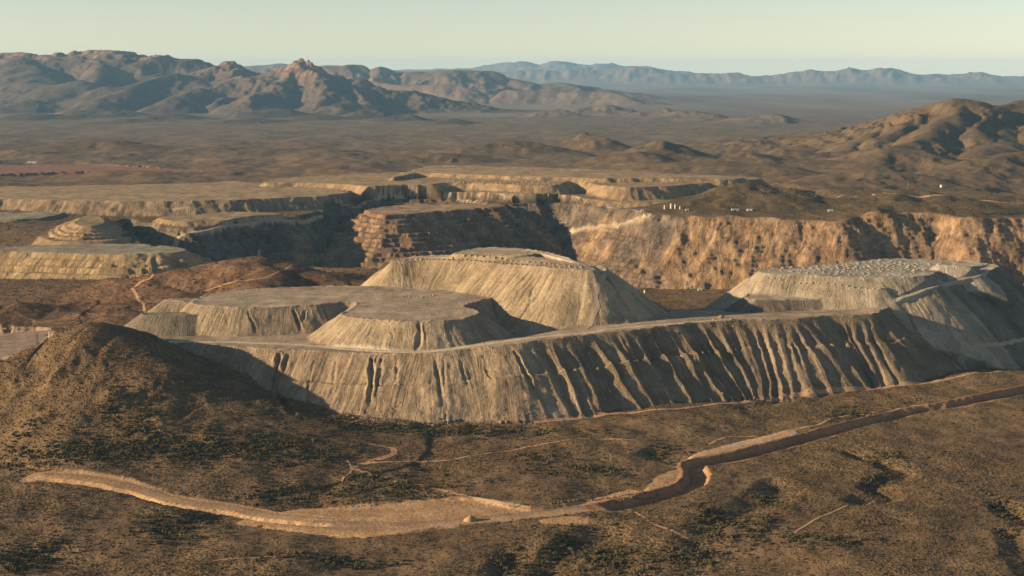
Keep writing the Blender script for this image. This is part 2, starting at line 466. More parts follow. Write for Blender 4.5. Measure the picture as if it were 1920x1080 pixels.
# ------------------------------------------------------------------ spoil heaps, pads and terraces: flat tops with slopes at the angle of repose
def dump(oid, crest, slope=0.75, rill=(12.0, 1.2), big=None, benches=(), col=((0.30, 0.245, 0.165), (0.37, 0.305, 0.21)), top=None,
         wig=5.0, berm=1.6, sp=16, seed=0, gullies=(), streak=0.16, rillx=None, toe=0.0, stairs=None, colx=None, veg=0.0, reach=None):
    P = spline([W(*p) if len(p) == 3 else p[1:] for p in crest], sp, True)
    zmax = P[:, 2].max()
    idx = subset(P, reach or (zmax + 120) / slope)
    x, y = FX[idx], FY[idx]
    xw = x + wig * fbm(x, y, 60, 3, 0.5, seed + 1) + wig * 1.2 * perlin(x / 170 + seed, y / 170)
    yw = y + wig * fbm(x, y, 60, 3, 0.5, seed + 2) + wig * 1.2 * perlin(x / 170 - seed, y / 170 + 9)
    D, S, Zc, G = pdist(xw, yw, P, True)
    out = G > 0
    # top surface: weighted mean of the crest heights
    ztop = np.empty(len(idx)); ins = ~out
    Q = P[::max(1, len(P) // 40)]
    xi, yi = x[ins], y[ins]
    w = 1.0 / ((xi[:, None] - Q[:, 0]) ** 2 + (yi[:, None] - Q[:, 1]) ** 2 + 100)
    wv = (w * Q[:, 2]).sum(1) / w.sum(1)
    f = np.clip(D[ins] / 40, 0, 1)
    ztop[ins] = Zc[ins] * (1 - f) + wv * f + 0.5 * fbm(xi, yi, 45, 3, 0.5, seed + 3)
    ztop[out] = Zc[out]
    edge = berm * np.exp(-((D - 3.0) / 3.0) ** 2) * (0.55 + 0.9 * n1(S, 7, seed + 4)) * (~out)
    d = np.maximum(D, 0)
    if stairs:
        h_, w_, f_ = stairs
        q = d / (w_ + f_); fr = q - np.floor(q)
        drop = (np.floor(q) + sstep(w_ / (w_ + f_), 1, fr)) * h_
    else:
        drop = d * slope
        for bdrop, bw in benches:
            d0 = bdrop / slope
            drop = np.where(d > d0, np.maximum(bdrop, drop - bw * slope), drop)
    per, amp = rill
    ramp = sstep(2, 22, d)
    ss = S + 0.05 * d * n1(S, 40, seed + 5)
    r = -amp * (np.abs(n1(ss, per, seed + 6)) * 1.4 + 0.6 * n1(ss, per * 0.45, seed + 7)) * ramp * (0.6 + 0.6 * n1(S, 90, seed + 12))
    r = r + 0.5 * fbm(x, y, 9, 2, 0.5, seed + 13) * ramp
    if big:
        bper, bamp, x0, x1 = big
        r -= bamp * np.clip(np.abs(n1(ss, bper, seed + 8)) + 0.3 * n1(ss, bper * 0.4, seed + 9), -0.2, 1.3) * sstep(0, 45, d) * sstep(x0, x1, x)
    for gp, gw, gd in gullies:
        GP = spline([W(*p) if len(p) == 3 else p for p in gp], 8, False)
        gi = np.where((x > GP[:, 0].min() - 40) & (x < GP[:, 0].max() + 40) & (y > GP[:, 1].min() - 60) & (y < GP[:, 1].max() + 60))[0]
        if len(gi):
            dd, gs, _, _ = pdist(x[gi], y[gi], GP, False)
            ww = gw * (0.7 + 0.5 * n1(gs, 17, seed))
            r[gi] -= gd * np.clip(1 - dd / np.maximum(ww, 1), 0, 1) ** 0.8
            wf = np.clip(1.2 - dd / (gw * 2.6), 0, 1)
    z = np.where(out, ztop - drop + r, ztop + edge)
    z = np.where(out & (toe > 0), z, z)
    m = z > Z[idx] + 0.05
    j = idx[m]
    Z[j] = z[m]
    OWNV[j] = oid
    n = np.clip(0.5 + 0.5 * fbm(x, y, 110, 4, 0.6, seed + 10), 0, 1)[m][:, None]
    cc = np.array(col[0]) * (1 - n) + np.array(col[1]) * n
    lay = (1 + streak * n1(S, 5, seed + 11) + streak * 0.9 * n1(S, 37, seed + 14))[m][:, None]
    om = out[m][:, None]
    tp = np.array(top if top is not None else col[1]) * (0.78 + 0.42 * n) * (1 + 0.22 * fbm(x, y * 0.5, 30, 4, 0.6, seed + 15)[m][:, None])
    C[j] = np.where(om, cc * lay, tp)
    if colx is not None: C[j] *= colx(x[m], y[m], D[m], G[m])[:, None]
    VEG[j] = veg
    GRAIN[j] = np.where(out[m], 1.0, 0.0)
    RS[j] = S[m] + seed * 371.0; RDD[j] = D[m]


def th(key, name, label, cat, group=None):
    return owner(key, name, label=label, category=cat, group=group)


GOLD = ((0.36, 0.245, 0.125), (0.44, 0.315, 0.175))
PALE = ((0.37, 0.305, 0.205), (0.44, 0.37, 0.255))
GREY = ((0.25, 0.205, 0.14), (0.325, 0.27, 0.185))
GB = 'waste rock dumps of the open pit mine'

# behind the pit: the long heap on the skyline of the mine
o = th('e3', 'rock_terrace', 'low tan rock terrace on the far rim of the pit under the long heap', 'rock terrace', GB)
dump(o, [(560, 372, 108), (640, 366, 110), (760, 362, 116), (860, 364, 120), (905, 361, 124), (985, 363, 122), (1050, 366, 118), (1130, 376, 104), (1210, 380, 100), (1290, 378, 100), (1330, 370, 104), (1330, 352, 104), (1100, 340, 120), (700, 345, 120)],
     0.78, rill=(14, 3.0), col=GOLD, top=(0.36, 0.265, 0.15), seed=41, wig=10, sp=25)
o = th('e2', 'rock_heap', 'broad golden lower lift of the long heap behind the pit', 'rock heap', GB)
dump(o, [(496, 343, 142), (560, 342, 144), (640, 345, 146), (740, 352, 148), (790, 351, 148), (830, 343, 150), (900, 343, 150), (980, 347, 150), (1040, 347, 150), (1055, 344, 150), (1085, 338, 150), (1120, 346, 150), (1170, 351, 150), (1250, 349, 148), (1310, 344, 148), (1400, 338, 148), (1425, 334, 146), (1380, 330, 148), (1100, 322, 150), (780, 322, 150), (560, 332, 144)],
     0.78, rill=(13, 2.6), col=GOLD, top=(0.37, 0.27, 0.15), seed=42, wig=8, sp=25)
o = th('e1', 'rock_heap', 'topmost lift of the long heap behind the pit with roads on its top', 'rock heap', GB)
dump(o, [(735, 333, 160), (790, 324, 166), (850, 326, 167), (960, 330, 167), (1060, 332, 166), (1130, 335, 165), (1200, 334, 165), (1290, 335, 163), (1370, 336, 160), (1390, 333, 160), (1280, 327, 163), (1187, 321, 166), (1120, 318, 168), (940, 312, 170), (827, 310, 170), (787, 315, 168)],
     0.78, rill=(13, 2.2), col=GOLD, top=(0.39, 0.285, 0.16), seed=43, wig=10, sp=25)
# leach pads on the left
GL = 'flat topped pads on the left side of the mine'
o = th('m1', 'leach_pad', 'wide yellowish flat pad with fluted tan front, far left of the pit', 'leach pad', GL)
dump(o, [(-160, 373, 124), (0, 373, 124), (160, 376, 124), (330, 377, 124), (420, 375, 124), (500, 372, 124), (590, 368, 124), (650, 362, 124), (640, 352, 126), (540, 346, 128), (440, 340, 130), (380, 343, 130), (200, 347, 130), (0, 350, 130), (-160, 352, 130)],
     0.80, rill=(16, 3.5), col=((0.27, 0.195, 0.115), (0.36, 0.265, 0.155)), top=(0.39, 0.29, 0.165), seed=44, wig=8, sp=25, streak=0.22)
o = th('m4', 'leach_pad', 'small golden terrace of roads below the wide pad at the edge of the pit', 'leach pad', GL)
dump(o, [(300, 408, 92), (350, 404, 94), (420, 398, 97), (500, 398, 96), (535, 405, 90), (480, 412, 88), (400, 414, 88), (330, 414, 90)],
     0.6, rill=(14, 2), col=GOLD, top=(0.36, 0.27, 0.155), seed=48, wig=6)
o = th('m2', 'leach_pad', 'grey green flat pad with a bright rim at the left edge of the photo', 'leach pad', GL)
dump(o, [(-150, 408, 84), (0, 412, 84), (80, 408, 84), (118, 400, 84), (120, 394, 84), (60, 392, 84), (-150, 392, 84)],
     0.55, rill=(14, 2.5), col=((0.22, 0.17, 0.115), (0.28, 0.215, 0.14)), top=(0.32, 0.285, 0.20), seed=45, wig=6)
o = th('m5', 'rock_heap', 'stepped tan mound with a narrow crest between two pads on the left', 'rock heap', GL)
dump(o, [(140, 420, 98), (152, 407, 102), (168, 403, 104), (184, 404, 103), (196, 416, 96), (172, 424, 96)],
     0.46, rill=(12, 2), col=GOLD, top=(0.36, 0.27, 0.15), seed=46, wig=5, benches=((9, 8), (18, 8), (27, 8), (36, 8)))
o = th('m3', 'leach_pad', 'golden stepped pad with grey green top above the red hillside on the left', 'leach pad', GL)
dump(o, [(-150, 472, 82), (0, 472, 82), (120, 474, 82), (220, 477, 82), (300, 475, 82), (345, 470, 82), (330, 463, 82), (250, 457, 82), (120, 459, 82), (0, 462, 82), (-150, 462, 82)],
     0.62, rill=(17, 3.2), col=((0.40, 0.275, 0.13), (0.47, 0.345, 0.185)), top=(0.33, 0.29, 0.20), seed=47, wig=6, benches=((15, 8), (30, 8), (45, 9)), streak=0.2)
# ------------------------------------------------------------------ the open pit
def carve_pit(oid, rim, floor, bench=13.0, width=9.0, face=5.0, rug=0.0, colset=None, seed=0, sp=30):
    P = spline([W(*p) for p in rim], sp, True)
    idx = subset(P, 20)
    x, y = FX[idx], FY[idx]
    xw = x + 26 * fbm(x, y, 180, 4, 0.55, seed + 1); yw = y + 26 * fbm(x, y, 180, 4, 0.55, seed + 2)
    D, S, Zr, G = pdist(xw, yw, P, True)
    ins = G < 0
    D = D + 3 * fbm(x, y, 34, 3, 0.5, seed + 3)
    per = width + face
    # fluted rock: gullies run down the wall, stronger to the right
    u = x / y
    rugw = rug * sstep(0.08, 0.16, u)
    D2 = D + rugw * (3 * n1(S, 60, seed) + 3.5 * n1(S + 0.3 * D, 19, seed + 1) + 3 * n1(S, 8, seed + 2)) * sstep(0, 25, D)
    q = np.maximum(D2, 0) / per
    st_ = (np.floor(q) + sstep(width / per, 1.0, q - np.floor(q)))
    smooth = q
    wst = 1 - 0.6 * rugw
    drop = bench * (st_ * wst + smooth * (1 - wst))
    zz = np.maximum(np.minimum(Z[idx], Zr) - drop, floor + 4 * fbm(x, y, 120, 3, 0.5, seed + 4))
    m = ins & (D2 > 0)
    j = idx[m]
    Z[j] = np.minimum(Z[j], zz[m])
    OWNV[j] = oid
    n = np.clip(0.5 + 0.6 * fbm(x, y * 0.6 + Z[idx] * 1.2, 170, 4, 0.55, seed + 6), 0, 1)[m][:, None]
    gy = sstep(0.15, 0.75, 0.8 * fbm(x, y, 300, 3, 0.5, seed + 7) + 0.9 * sstep(0.17, 0.07, u))[m][:, None]
    warm = np.array([0.32, 0.20, 0.10]) * (1 - n) + np.array([0.41, 0.275, 0.155]) * n
    grey = np.array([0.17, 0.135, 0.10]) * (1 - n) + np.array([0.25, 0.195, 0.135]) * n
    cc = warm * (1 - gy) + grey * gy
    cc *= 0.86 * (1 + 0.16 * n1(S[m], 6, seed + 9) + 0.10 * n1(S[m], 31, seed + 8))[:, None]
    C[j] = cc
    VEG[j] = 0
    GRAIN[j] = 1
    RS[j] = S[m]; RDD[j] = D[m]
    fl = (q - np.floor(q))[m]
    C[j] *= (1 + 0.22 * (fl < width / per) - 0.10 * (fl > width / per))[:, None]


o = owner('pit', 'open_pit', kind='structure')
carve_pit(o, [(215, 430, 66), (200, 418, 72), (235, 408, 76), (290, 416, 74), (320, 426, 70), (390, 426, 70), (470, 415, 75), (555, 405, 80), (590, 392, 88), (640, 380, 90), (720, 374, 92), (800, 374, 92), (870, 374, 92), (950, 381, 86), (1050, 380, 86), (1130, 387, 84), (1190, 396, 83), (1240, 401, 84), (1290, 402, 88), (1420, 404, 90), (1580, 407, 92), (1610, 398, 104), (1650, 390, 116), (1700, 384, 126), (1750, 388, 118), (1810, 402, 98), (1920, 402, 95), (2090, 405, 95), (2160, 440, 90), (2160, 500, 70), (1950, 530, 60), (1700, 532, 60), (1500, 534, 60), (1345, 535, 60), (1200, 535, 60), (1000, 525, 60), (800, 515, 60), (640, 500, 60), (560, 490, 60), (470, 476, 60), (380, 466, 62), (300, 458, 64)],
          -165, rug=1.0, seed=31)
# the rocky crest of the far pit wall, above the rim
o2 = o


# benched rock nose inside the pit
o = th('nose', 'rock_terrace', 'benched rock spur of narrow ledges standing inside the shaded pit', 'rock terrace', GB)
dump(o, [(700, 398, 80), (730, 402, 80), (770, 400, 80), (810, 396, 80), (860, 392, 80), (925, 388, 80), (932, 383, 80), (860, 382, 80), (780, 384, 80), (715, 390, 80)],
     0.8, rill=(24, 1.5), col=((0.26, 0.165, 0.095), (0.34, 0.225, 0.13)), top=(0.38, 0.27, 0.16), seed=49, wig=16, stairs=(14, 21, 5), streak=0.3, reach=520)

# the great front dump
D1 = th('d1', 'rock_dump', 'great grey front dump with long gullied face above the scrubland', 'rock dump', GB)
RG = sstep
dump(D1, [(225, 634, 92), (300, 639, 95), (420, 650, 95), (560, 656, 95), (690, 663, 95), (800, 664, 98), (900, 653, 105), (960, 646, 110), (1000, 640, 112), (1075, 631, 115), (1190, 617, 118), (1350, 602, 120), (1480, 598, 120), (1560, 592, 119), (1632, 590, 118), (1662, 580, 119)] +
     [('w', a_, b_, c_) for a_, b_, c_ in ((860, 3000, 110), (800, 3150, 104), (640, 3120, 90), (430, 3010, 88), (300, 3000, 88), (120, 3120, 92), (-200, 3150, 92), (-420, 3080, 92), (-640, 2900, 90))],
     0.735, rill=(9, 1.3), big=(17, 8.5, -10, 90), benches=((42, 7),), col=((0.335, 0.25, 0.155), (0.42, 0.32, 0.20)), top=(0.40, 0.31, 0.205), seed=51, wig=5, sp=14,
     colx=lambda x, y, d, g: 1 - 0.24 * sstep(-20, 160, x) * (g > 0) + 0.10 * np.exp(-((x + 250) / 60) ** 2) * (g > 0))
# the sunken floor between the second tier, the tan mound and the haul road
P = spline([W(*p) for p in [(820, 645, 100), (905, 641, 104), (970, 634, 108), (1045, 617, 112), (1062, 606, 112), (1020, 590, 112), (950, 572, 112), (880, 570, 108), (820, 600, 102)]], 10, True)
idx = subset(P, 5)
D, S, _, G = pdist(FX[idx] + 5 * fbm(FX[idx], FY[idx], 40, 3, 0.5, 71), FY[idx] + 5 * fbm(FX[idx], FY[idx], 40, 3, 0.5, 72), P, True)
Z[idx] -= 19 * np.where(G < 0, sstep(0, 26, D), 0)
# low heaps at the left foot of the second tier
o = th('d2c', 'gravel_heap', 'dark grey gravel heap at the left end of the front dump', 'gravel heap', GB)
dump(o, [(262, 590, 126), (300, 592, 126), (345, 592, 126), (380, 590, 126), (380, 586, 126), (300, 586, 126), (275, 586, 126)], 0.70, rill=(10, 0.8), col=((0.20, 0.165, 0.115), (0.245, 0.205, 0.14)), seed=52, wig=2, sp=8, reach=120)
o = th('d2d', 'gravel_heap', 'pale brown heap behind the dark grey gravel heap at the left end', 'gravel heap', GB)
dump(o, [(310, 563, 140), (370, 566, 140), (400, 560, 140), (330, 559, 140)], 0.70, rill=(10, 0.8), col=((0.28, 0.22, 0.145), (0.33, 0.265, 0.18)), seed=53, wig=2, sp=8, reach=130)
# second tier
D2 = th('d2', 'rock_dump', 'flat grey dump of the second tier with two rounded front lobes', 'rock dump', GB)
dump(D2, [(362, 570, 141), (440, 577, 141), (540, 575, 141), (600, 572, 141), (640, 567, 141), (662, 568, 141), (655, 580, 141), (636, 590, 141), (690, 599, 141), (770, 603, 141), (850, 601, 141), (896, 590, 141), (895, 583, 141), (870, 574, 141), (905, 564, 141), (926, 556, 141), (880, 548, 141), (760, 540, 141), (640, 536, 141), (560, 538, 141), (450, 543, 141), (390, 552, 141)],
     0.74, rill=(8, 1.0), col=((0.38, 0.295, 0.185), (0.47, 0.37, 0.24)), top=(0.42, 0.335, 0.225), seed=54, wig=3.5, sp=10, reach=130,
     colx=lambda x, y, d, g: 1 - 0.18 * (g > 0) * sstep(-330, -400, x))
# back terraces
CT = ((0.36, 0.275, 0.165), (0.43, 0.335, 0.21))
o = th('c2', 'rock_dump', 'broad bulky tan mound with rows of small heaps along its upper edge', 'rock dump', GB)
dump(o, [(735, 490, 188), (790, 488, 190), (850, 489, 193), (900, 492, 196), (950, 496, 199), (1030, 502, 203), (1085, 506, 203), (1118, 506, 202), (1080, 494, 206), (1000, 482, 208), (860, 478, 199), (780, 481, 192)],
     0.76, rill=(9, 1.6), col=CT, top=(0.40, 0.315, 0.205), seed=56, wig=4, sp=12, reach=260)
o = th('c1', 'rock_dump', 'inclined ledge carrying a track round the right shoulder of the tan mound', 'rock dump', GB)
dump(o, [(1000, 521, 168), (1045, 518, 178), (1090, 514, 189), (1125, 510, 197), (1141, 505, 198), (1122, 499, 199), (1070, 503, 194), (1020, 510, 182)],
     0.76, rill=(9, 1.5), col=CT, top=(0.42, 0.335, 0.22), seed=55, wig=3, sp=12, reach=240)
o = th('c3', 'rock_dump', 'highest small lift of the tan mound above the pit', 'rock dump', GB)
dump(o, [(850, 476, 203), (880, 479, 205), (940, 481, 208), (985, 479, 210), (1005, 475, 211), (985, 471, 211), (1040, 478, 210), (1075, 486, 208), (1100, 497, 204), (1060, 480, 209), (1000, 468, 211), (930, 464, 209), (880, 468, 205)],
     0.76, rill=(9, 1.2), col=CT, top=(0.42, 0.335, 0.22), seed=57, wig=3, sp=10, reach=90)
# right-hand dump
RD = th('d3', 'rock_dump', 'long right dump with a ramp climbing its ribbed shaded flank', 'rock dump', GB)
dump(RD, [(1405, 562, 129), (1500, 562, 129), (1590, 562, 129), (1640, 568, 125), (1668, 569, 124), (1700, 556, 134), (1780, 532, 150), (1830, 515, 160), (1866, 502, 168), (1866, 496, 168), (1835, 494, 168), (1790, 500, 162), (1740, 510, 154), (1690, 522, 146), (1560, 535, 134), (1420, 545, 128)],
     0.74, rill=(10, 1.5), big=(19, 9, 600, 740), col=((0.20, 0.165, 0.12), (0.25, 0.205, 0.15)), top=(0.42, 0.345, 0.245), seed=58, wig=3.5, sp=12, reach=270)  # slope colour darkened to deepen the flank's shade; the top stays pale
o = th('d3b', 'rock_dump', 'pale middle lift of the right dump just below its whitish top', 'rock dump', GB)
dump(o, [(1400, 524, 151), (1493, 532, 151), (1600, 540, 151), (1660, 541, 151), (1690, 532, 152), (1790, 506, 162), (1800, 498, 166), (1660, 500, 154), (1460, 510, 151)],
     0.76, rill=(9, 0.9), col=PALE, top=(0.40, 0.35, 0.26), seed=59, wig=3, sp=12, reach=170)
o = th('d3c', 'rock_dump', 'whitish top lift of the right dump crowded with small heaps', 'rock dump', GB)
dump(o, [(1422, 509, 169), (1513, 517, 169), (1593, 521, 169), (1690, 520, 169), (1738, 517, 169), (1765, 508, 169), (1830, 500, 169), (1850, 494, 168), (1780, 489, 169), (1663, 485, 169), (1600, 492, 169), (1500, 500, 169)],
     0.76, rill=(9, 0.9), col=PALE, top=(0.42, 0.375, 0.285), seed=60, wig=3, sp=12, reach=150)
o = th('d3d', 'rock_heap', 'bright pale wedge of rock on top of the right dump', 'rock heap', GB)
dump(o, [(1757, 497, 180), (1800, 499, 179), (1822, 501, 177), (1812, 496, 179), (1770, 493, 180)], 0.7, rill=(9, 0.5), col=((0.44, 0.385, 0.28), (0.48, 0.42, 0.31)), seed=61, wig=1.5, sp=8, reach=60)
o = th('plat', 'rock_terrace', 'small ribbed terrace in half shade between the two big dumps', 'rock terrace', GB)
dump(o, [(1128, 562, 124), (1170, 562, 124), (1205, 562, 124), (1200, 552, 124), (1150, 550, 124)], 0.55, rill=(10, 3.5), col=GREY, seed=62, wig=3, sp=9, reach=110)


# ------------------------------------------------------------------ foreground relief: washes, ravines, cuts and pads
def wash(pts, width, depth, seed=0, veg=0.25):
    P = spline([W(p[0], p[1], 0) for p in pts], 12, False)
    idx = subset(P, width * 3)
    idx = idx[OWNV[idx] == ground_id]
    x, y = FX[idx], FY[idx]
    D, S, _, _ = pdist(x + 8 * fbm(x, y, 60, 3, 0.5, seed), y + 8 * fbm(x, y, 60, 3, 0.5, seed + 1), P, False)
    L = S.max() if len(S) else 1
    taper = sstep(0, 0.2 * L, S)
    Z[idx] -= depth * np.clip(1 - D / width, 0, 1) ** 0.9 * taper
    VEG[idx] = np.clip(VEG[idx] + veg * np.exp(-(D / width) ** 2), 0, 1)


for i, (pts, w_, d_) in enumerate((
        ([(1150, 970), (1120, 1000), (1060, 1030), (1010, 1075), (960, 1120)], 34, 13), ([(1290, 1040), (1330, 990), (1400, 955), (1450, 925), (1460, 905)], 34, 12),
        ([(1540, 830), (1600, 848), (1650, 865), (1695, 885), (1640, 905), (1660, 925), (1620, 940)], 26, 14), ([(1835, 935), (1880, 945), (1915, 968), (1960, 990)], 26, 14),
        ([(1880, 990), (1905, 1020), (1930, 1070)], 24, 10), ([(10, 1060), (70, 1040), (120, 1050)], 40, 10), ([(280, 1000), (330, 985), (390, 965)], 40, 9),
        ([(480, 930), (540, 925), (600, 915)], 30, 6), ([(0, 880), (100, 866), (190, 850), (330, 838)], 14, 8), ([(330, 840), (400, 820), (520, 806), (640, 815)], 30, 7),
        ([(650, 810), (760, 808), (900, 796), (1000, 798)], 24, 6), ([(1200, 840), (1250, 852), (1290, 860)], 28, 12), ([(20, 860), (40, 820), (50, 790)], 24, 10),
        ([(640, 905), (720, 915), (800, 930)], 26, 5), ([(1430, 735), (1480, 748), (1400, 765)], 22, 7), ([(1400, 1010), (1500, 1005), (1600, 1000), (1680, 985)], 24, 6), ([(930, 1075), (950, 1050), (965, 1030)], 24, 8), ([(1690, 760), (1740, 756), (1790, 765)], 22, 9), ([(1560, 782), (1620, 778), (1660, 785)], 18, 7))):
    wash(pts, w_ * 1.1, d_ * 0.62, 200 + i)

DIRT = np.array([0.36, 0.205, 0.098]); DIRT2 = np.array([0.30, 0.185, 0.10]); GRAV = np.array([0.33, 0.255, 0.165])


def hz(x, y):
    """height of the terrain at world points"""
    x = np.atleast_1d(np.asarray(x, float)); y = np.atleast_1d(np.asarray(y, float))
    out = np.zeros(len(x)); off = 0
    for bi, (ys, us) in enumerate(BANDS):
        nr, nc = len(ys), len(us)
        lo = -1e9 if bi == 0 else ys[0]; hi = 1e9 if bi == len(BANDS) - 1 else ys[-1]
        m = (y >= lo) & (y < hi)
        if m.any():
            yy = np.clip(y[m], ys[0], ys[-1] - 1e-6)
            i = np.clip(np.searchsorted(ys, yy, side='right') - 1, 0, nr - 2)
            fy = (yy - ys[i]) / (ys[i + 1] - ys[i])
            u = np.clip(x[m] / yy, -UM, UM - 1e-9)
            q = (u + UM) / (2 * UM) * (nc - 1)
            jx = np.clip(np.floor(q).astype(int), 0, nc - 2); fx = q - jx
            g = Z[off:off + nr * nc].reshape(nr, nc)
            out[m] = (g[i, jx] * (1 - fx) + g[i, jx + 1] * fx) * (1 - fy) + (g[i + 1, jx] * (1 - fx) + g[i + 1, jx + 1] * fx) * fy
        off += nr * nc
    return out


def WG(px, py):
    """where the sight line to (px, py) meets the terrain"""
    d = ray(px, py)
    t = np.linspace(1100, 20000, 9000) / d[1]
    h = CAMZ + d[2] * t - hz(d[0] * t, d[1] * t)
    i = int(np.argmax(h < 0))
    if i == 0: return (d[0] * t[0], d[1] * t[0])
    a, b_ = t[i - 1], t[i]
    f = h[i - 1] / (h[i - 1] - h[i])
    tt = a + (b_ - a) * f
    return (d[0] * tt, d[1] * tt)


def road_cut(oid, pts, half, profile, colfn, smooth_z=True, zoff=0.0, wig=2.0, seed=0, own_half=None, edge=1.0):
    """level a strip along a line; profile: list of (signed distance, height) over the road level, blending to the land at its ends"""
    P2 = [WG(*p) for p in pts]
    P = spline([(a, c, 0) for a, c in P2], 10, False)
    zs = hz(P[:, 0], P[:, 1])
    ker = np.ones(13) / 13
    zs = np.convolve(np.pad(zs, 6, mode='edge'), ker, 'valid')
    P[:, 2] = zs + zoff
    xs = np.array([q[0] for q in profile]); hs = np.array([q[1] for q in profile])
    ext = max(abs(xs[0]), abs(xs[-1])) + 12
    idx = subset(P, ext + 10)
    x, y = FX[idx], FY[idx]
    D, S, Zr, G = pdist(x + wig * fbm(x, y, 22, 3, 0.5, seed), y + wig * fbm(x, y, 22, 3, 0.5, seed + 1), P, False)
    sd = D * G                                            # positive: right of the line
    L = S.max()
    tp = sstep(0, 25, S) * sstep(L, L - 25, S)
    m = (sd > xs[0]) & (sd < xs[-1])
    h = np.interp(sd, xs, hs)
    inner = np.minimum(sd - xs[0], xs[-1] - sd)
    w = sstep(0, 5, inner) * (0.1 + 0.9 * tp)
    newz = Z[idx] * (1 - w) + (Zr + h) * w
    Z[idx] = np.where(m, newz, Z[idx])
    mm = m & (inner > edge)
    j = idx[mm]
    OWNV[j] = oid
    C[j] = colfn(x[mm], y[mm], sd[mm], S[mm])
    VEG[j] = 0
    GRAIN[j] = 0.0


def dirtcol(c1, c2, sc_=18, seed=0):
    def fn(x, y, sd, s):
        n = np.clip(0.5 + 0.5 * fbm(x, y, sc_, 4, 0.6, seed), 0, 1)[:, None]
        t = (1 + 0.16 * n1(sd, 2.5, 3) + 0.12 * n1(sd + 1.5 * n1(s, 60, 4), 6, 5))[:, None]
        return (np.array(c1) * (1 - n) + np.array(c2) * n) * t
    return fn


def gully(pts, wd, dp, seed=0):
    """an erosion chute cut into a slope, with a lighter slumped bank beside it"""
    P = spline([WG(*p) + (0,) for p in pts], 6, False)
    idx = subset(P, 30)
    x, y = FX[idx], FY[idx]
    D, S, _, G = pdist(x + 2 * fbm(x, y, 16, 2, 0.5, seed), y + 2 * fbm(x, y, 16, 2, 0.5, seed + 1), P, False)
    L = S.max()
    w = wd * (0.55 + 0.55 * S / L + 0.35 * n1(S, 14, seed))
    tp = sstep(0, 6, S) * (1 - 0.8 * sstep(0.6 * L, L, S))
    Z[idx] -= dp * tp * np.clip(1 - D / w, 0, 1) ** 0.8
    Z[idx] += 0.25 * dp * tp * np.exp(-((D - w * 1.3) / (w * 0.4)) ** 2)
    li = np.exp(-((D - w * 1.2) / (w * 0.9)) ** 2) * (G > 0) * tp
    C[idx] *= (1 + 0.22 * li)[:, None]


for k, (pts, wd, dp) in enumerate((
        ([(524, 659), (519, 690), (513, 722), (526, 748), (548, 776)], 8, 9), ([(697, 668), (697, 700), (694, 738), (690, 772)], 7, 9), ([(540, 662), (531, 700)], 5, 4), ([(716, 669), (708, 720), (700, 768)], 7, 3.5),
        ([(962, 655), (985, 700), (1006, 745)], 6, 6), ([(630, 668), (622, 745)], 4, 2.5), ([(590, 668), (578, 720), (570, 760)], 4, 2.5), ([(862, 670), (880, 735)], 4, 2.5), ([(745, 668), (742, 730)], 4, 2), ([(815, 668), (828, 740), (834, 770)], 5, 3), ([(905, 662), (925, 720)], 4, 2.5),
        ([(460, 662), (448, 710)], 4, 2.5), ([(787, 604), (786, 630), (783, 655)], 5, 6), ([(549, 578), (558, 602), (567, 620)], 4, 5), ([(574, 578), (566, 604)], 4, 5), ([(462, 580), (480, 622)], 4, 4), ([(420, 580), (428, 610)], 3, 2), ([(700, 604), (690, 640)], 3, 2), ([(730, 606), (738, 640)], 3, 2),
        ([(1485, 640), (1505, 690)], 6, 5), ([(1000, 535), (990, 580)], 5, 2.5), ([(860, 532), (850, 540)], 3, 1.5))):
    gully(pts, wd, dp, 400 + k)


# the big cleared pad in the middle of the foreground
def pad(oid, pts, c1, c2, lift=0.0, seed=0, wig=4.0):
    P = spline([WG(*p) + (0,) for p in pts], 10, True)
    idx = subset(P, 40)
    x, y = FX[idx], FY[idx]
    D, S, _, G = pdist(x + wig * fbm(x, y, 26, 3, 0.5, seed), y + wig * fbm(x, y, 26, 3, 0.5, seed + 1), P, True)
    zq = hz(P[:, 0], P[:, 1])
    A = np.c_[P[:, 0], P[:, 1], np.ones(len(P))]
    sol = np.linalg.lstsq(A, zq, rcond=None)[0]
    pl = sol[0] * x + sol[1] * y + sol[2] + lift
    w = np.where(G < 0, sstep(0, 6, D), 0)
    Z[idx] = Z[idx] * (1 - w) + pl * w + 0.35 * fbm(x, y, 14, 3, 0.5, seed + 3) * w
    j = idx[G < 0]
    OWNV[j] = oid
    C[j] = dirtcol(c1, c2, 40, seed)(x[G < 0], y[G < 0], D[G < 0], S[G < 0])
    VEG[j] = 0; GRAIN[j] = 0.0


o = owner('pad', 'cleared_ground', kind='structure')
pad(o, [(520, 962), (600, 955), (690, 945), (740, 938), (870, 931), (930, 940), (1000, 953), (1060, 945), (1140, 930), (1180, 920), (1215, 925), (1240, 922), (1200, 942), (1100, 960), (1000, 972), (900, 978), (800, 996), (700, 1007), (600, 1004), (500, 992), (440, 982)],
    (0.34, 0.205, 0.10), (0.395, 0.26, 0.145), 0.5, 301)
pad(o, [(1010, 975), (1060, 968), (1105, 972), (1110, 984), (1060, 984), (1010, 982)], (0.35, 0.205, 0.10), (0.41, 0.26, 0.14), 0.5, 303, 2)
pad(o, [(1290, 860), (1350, 838), (1420, 820), (1480, 806), (1500, 814), (1440, 835), (1380, 852), (1310, 868)], (0.36, 0.23, 0.13), (0.43, 0.31, 0.20), 1.5, 305, 2)
pad(o, [(1205, 922), (1222, 902), (1240, 888), (1270, 880), (1288, 888), (1282, 904), (1240, 922)], (0.35, 0.205, 0.10), (0.40, 0.25, 0.13), 0.5, 307, 2)
o = owner('new_road', 'dirt_road', kind='structure')
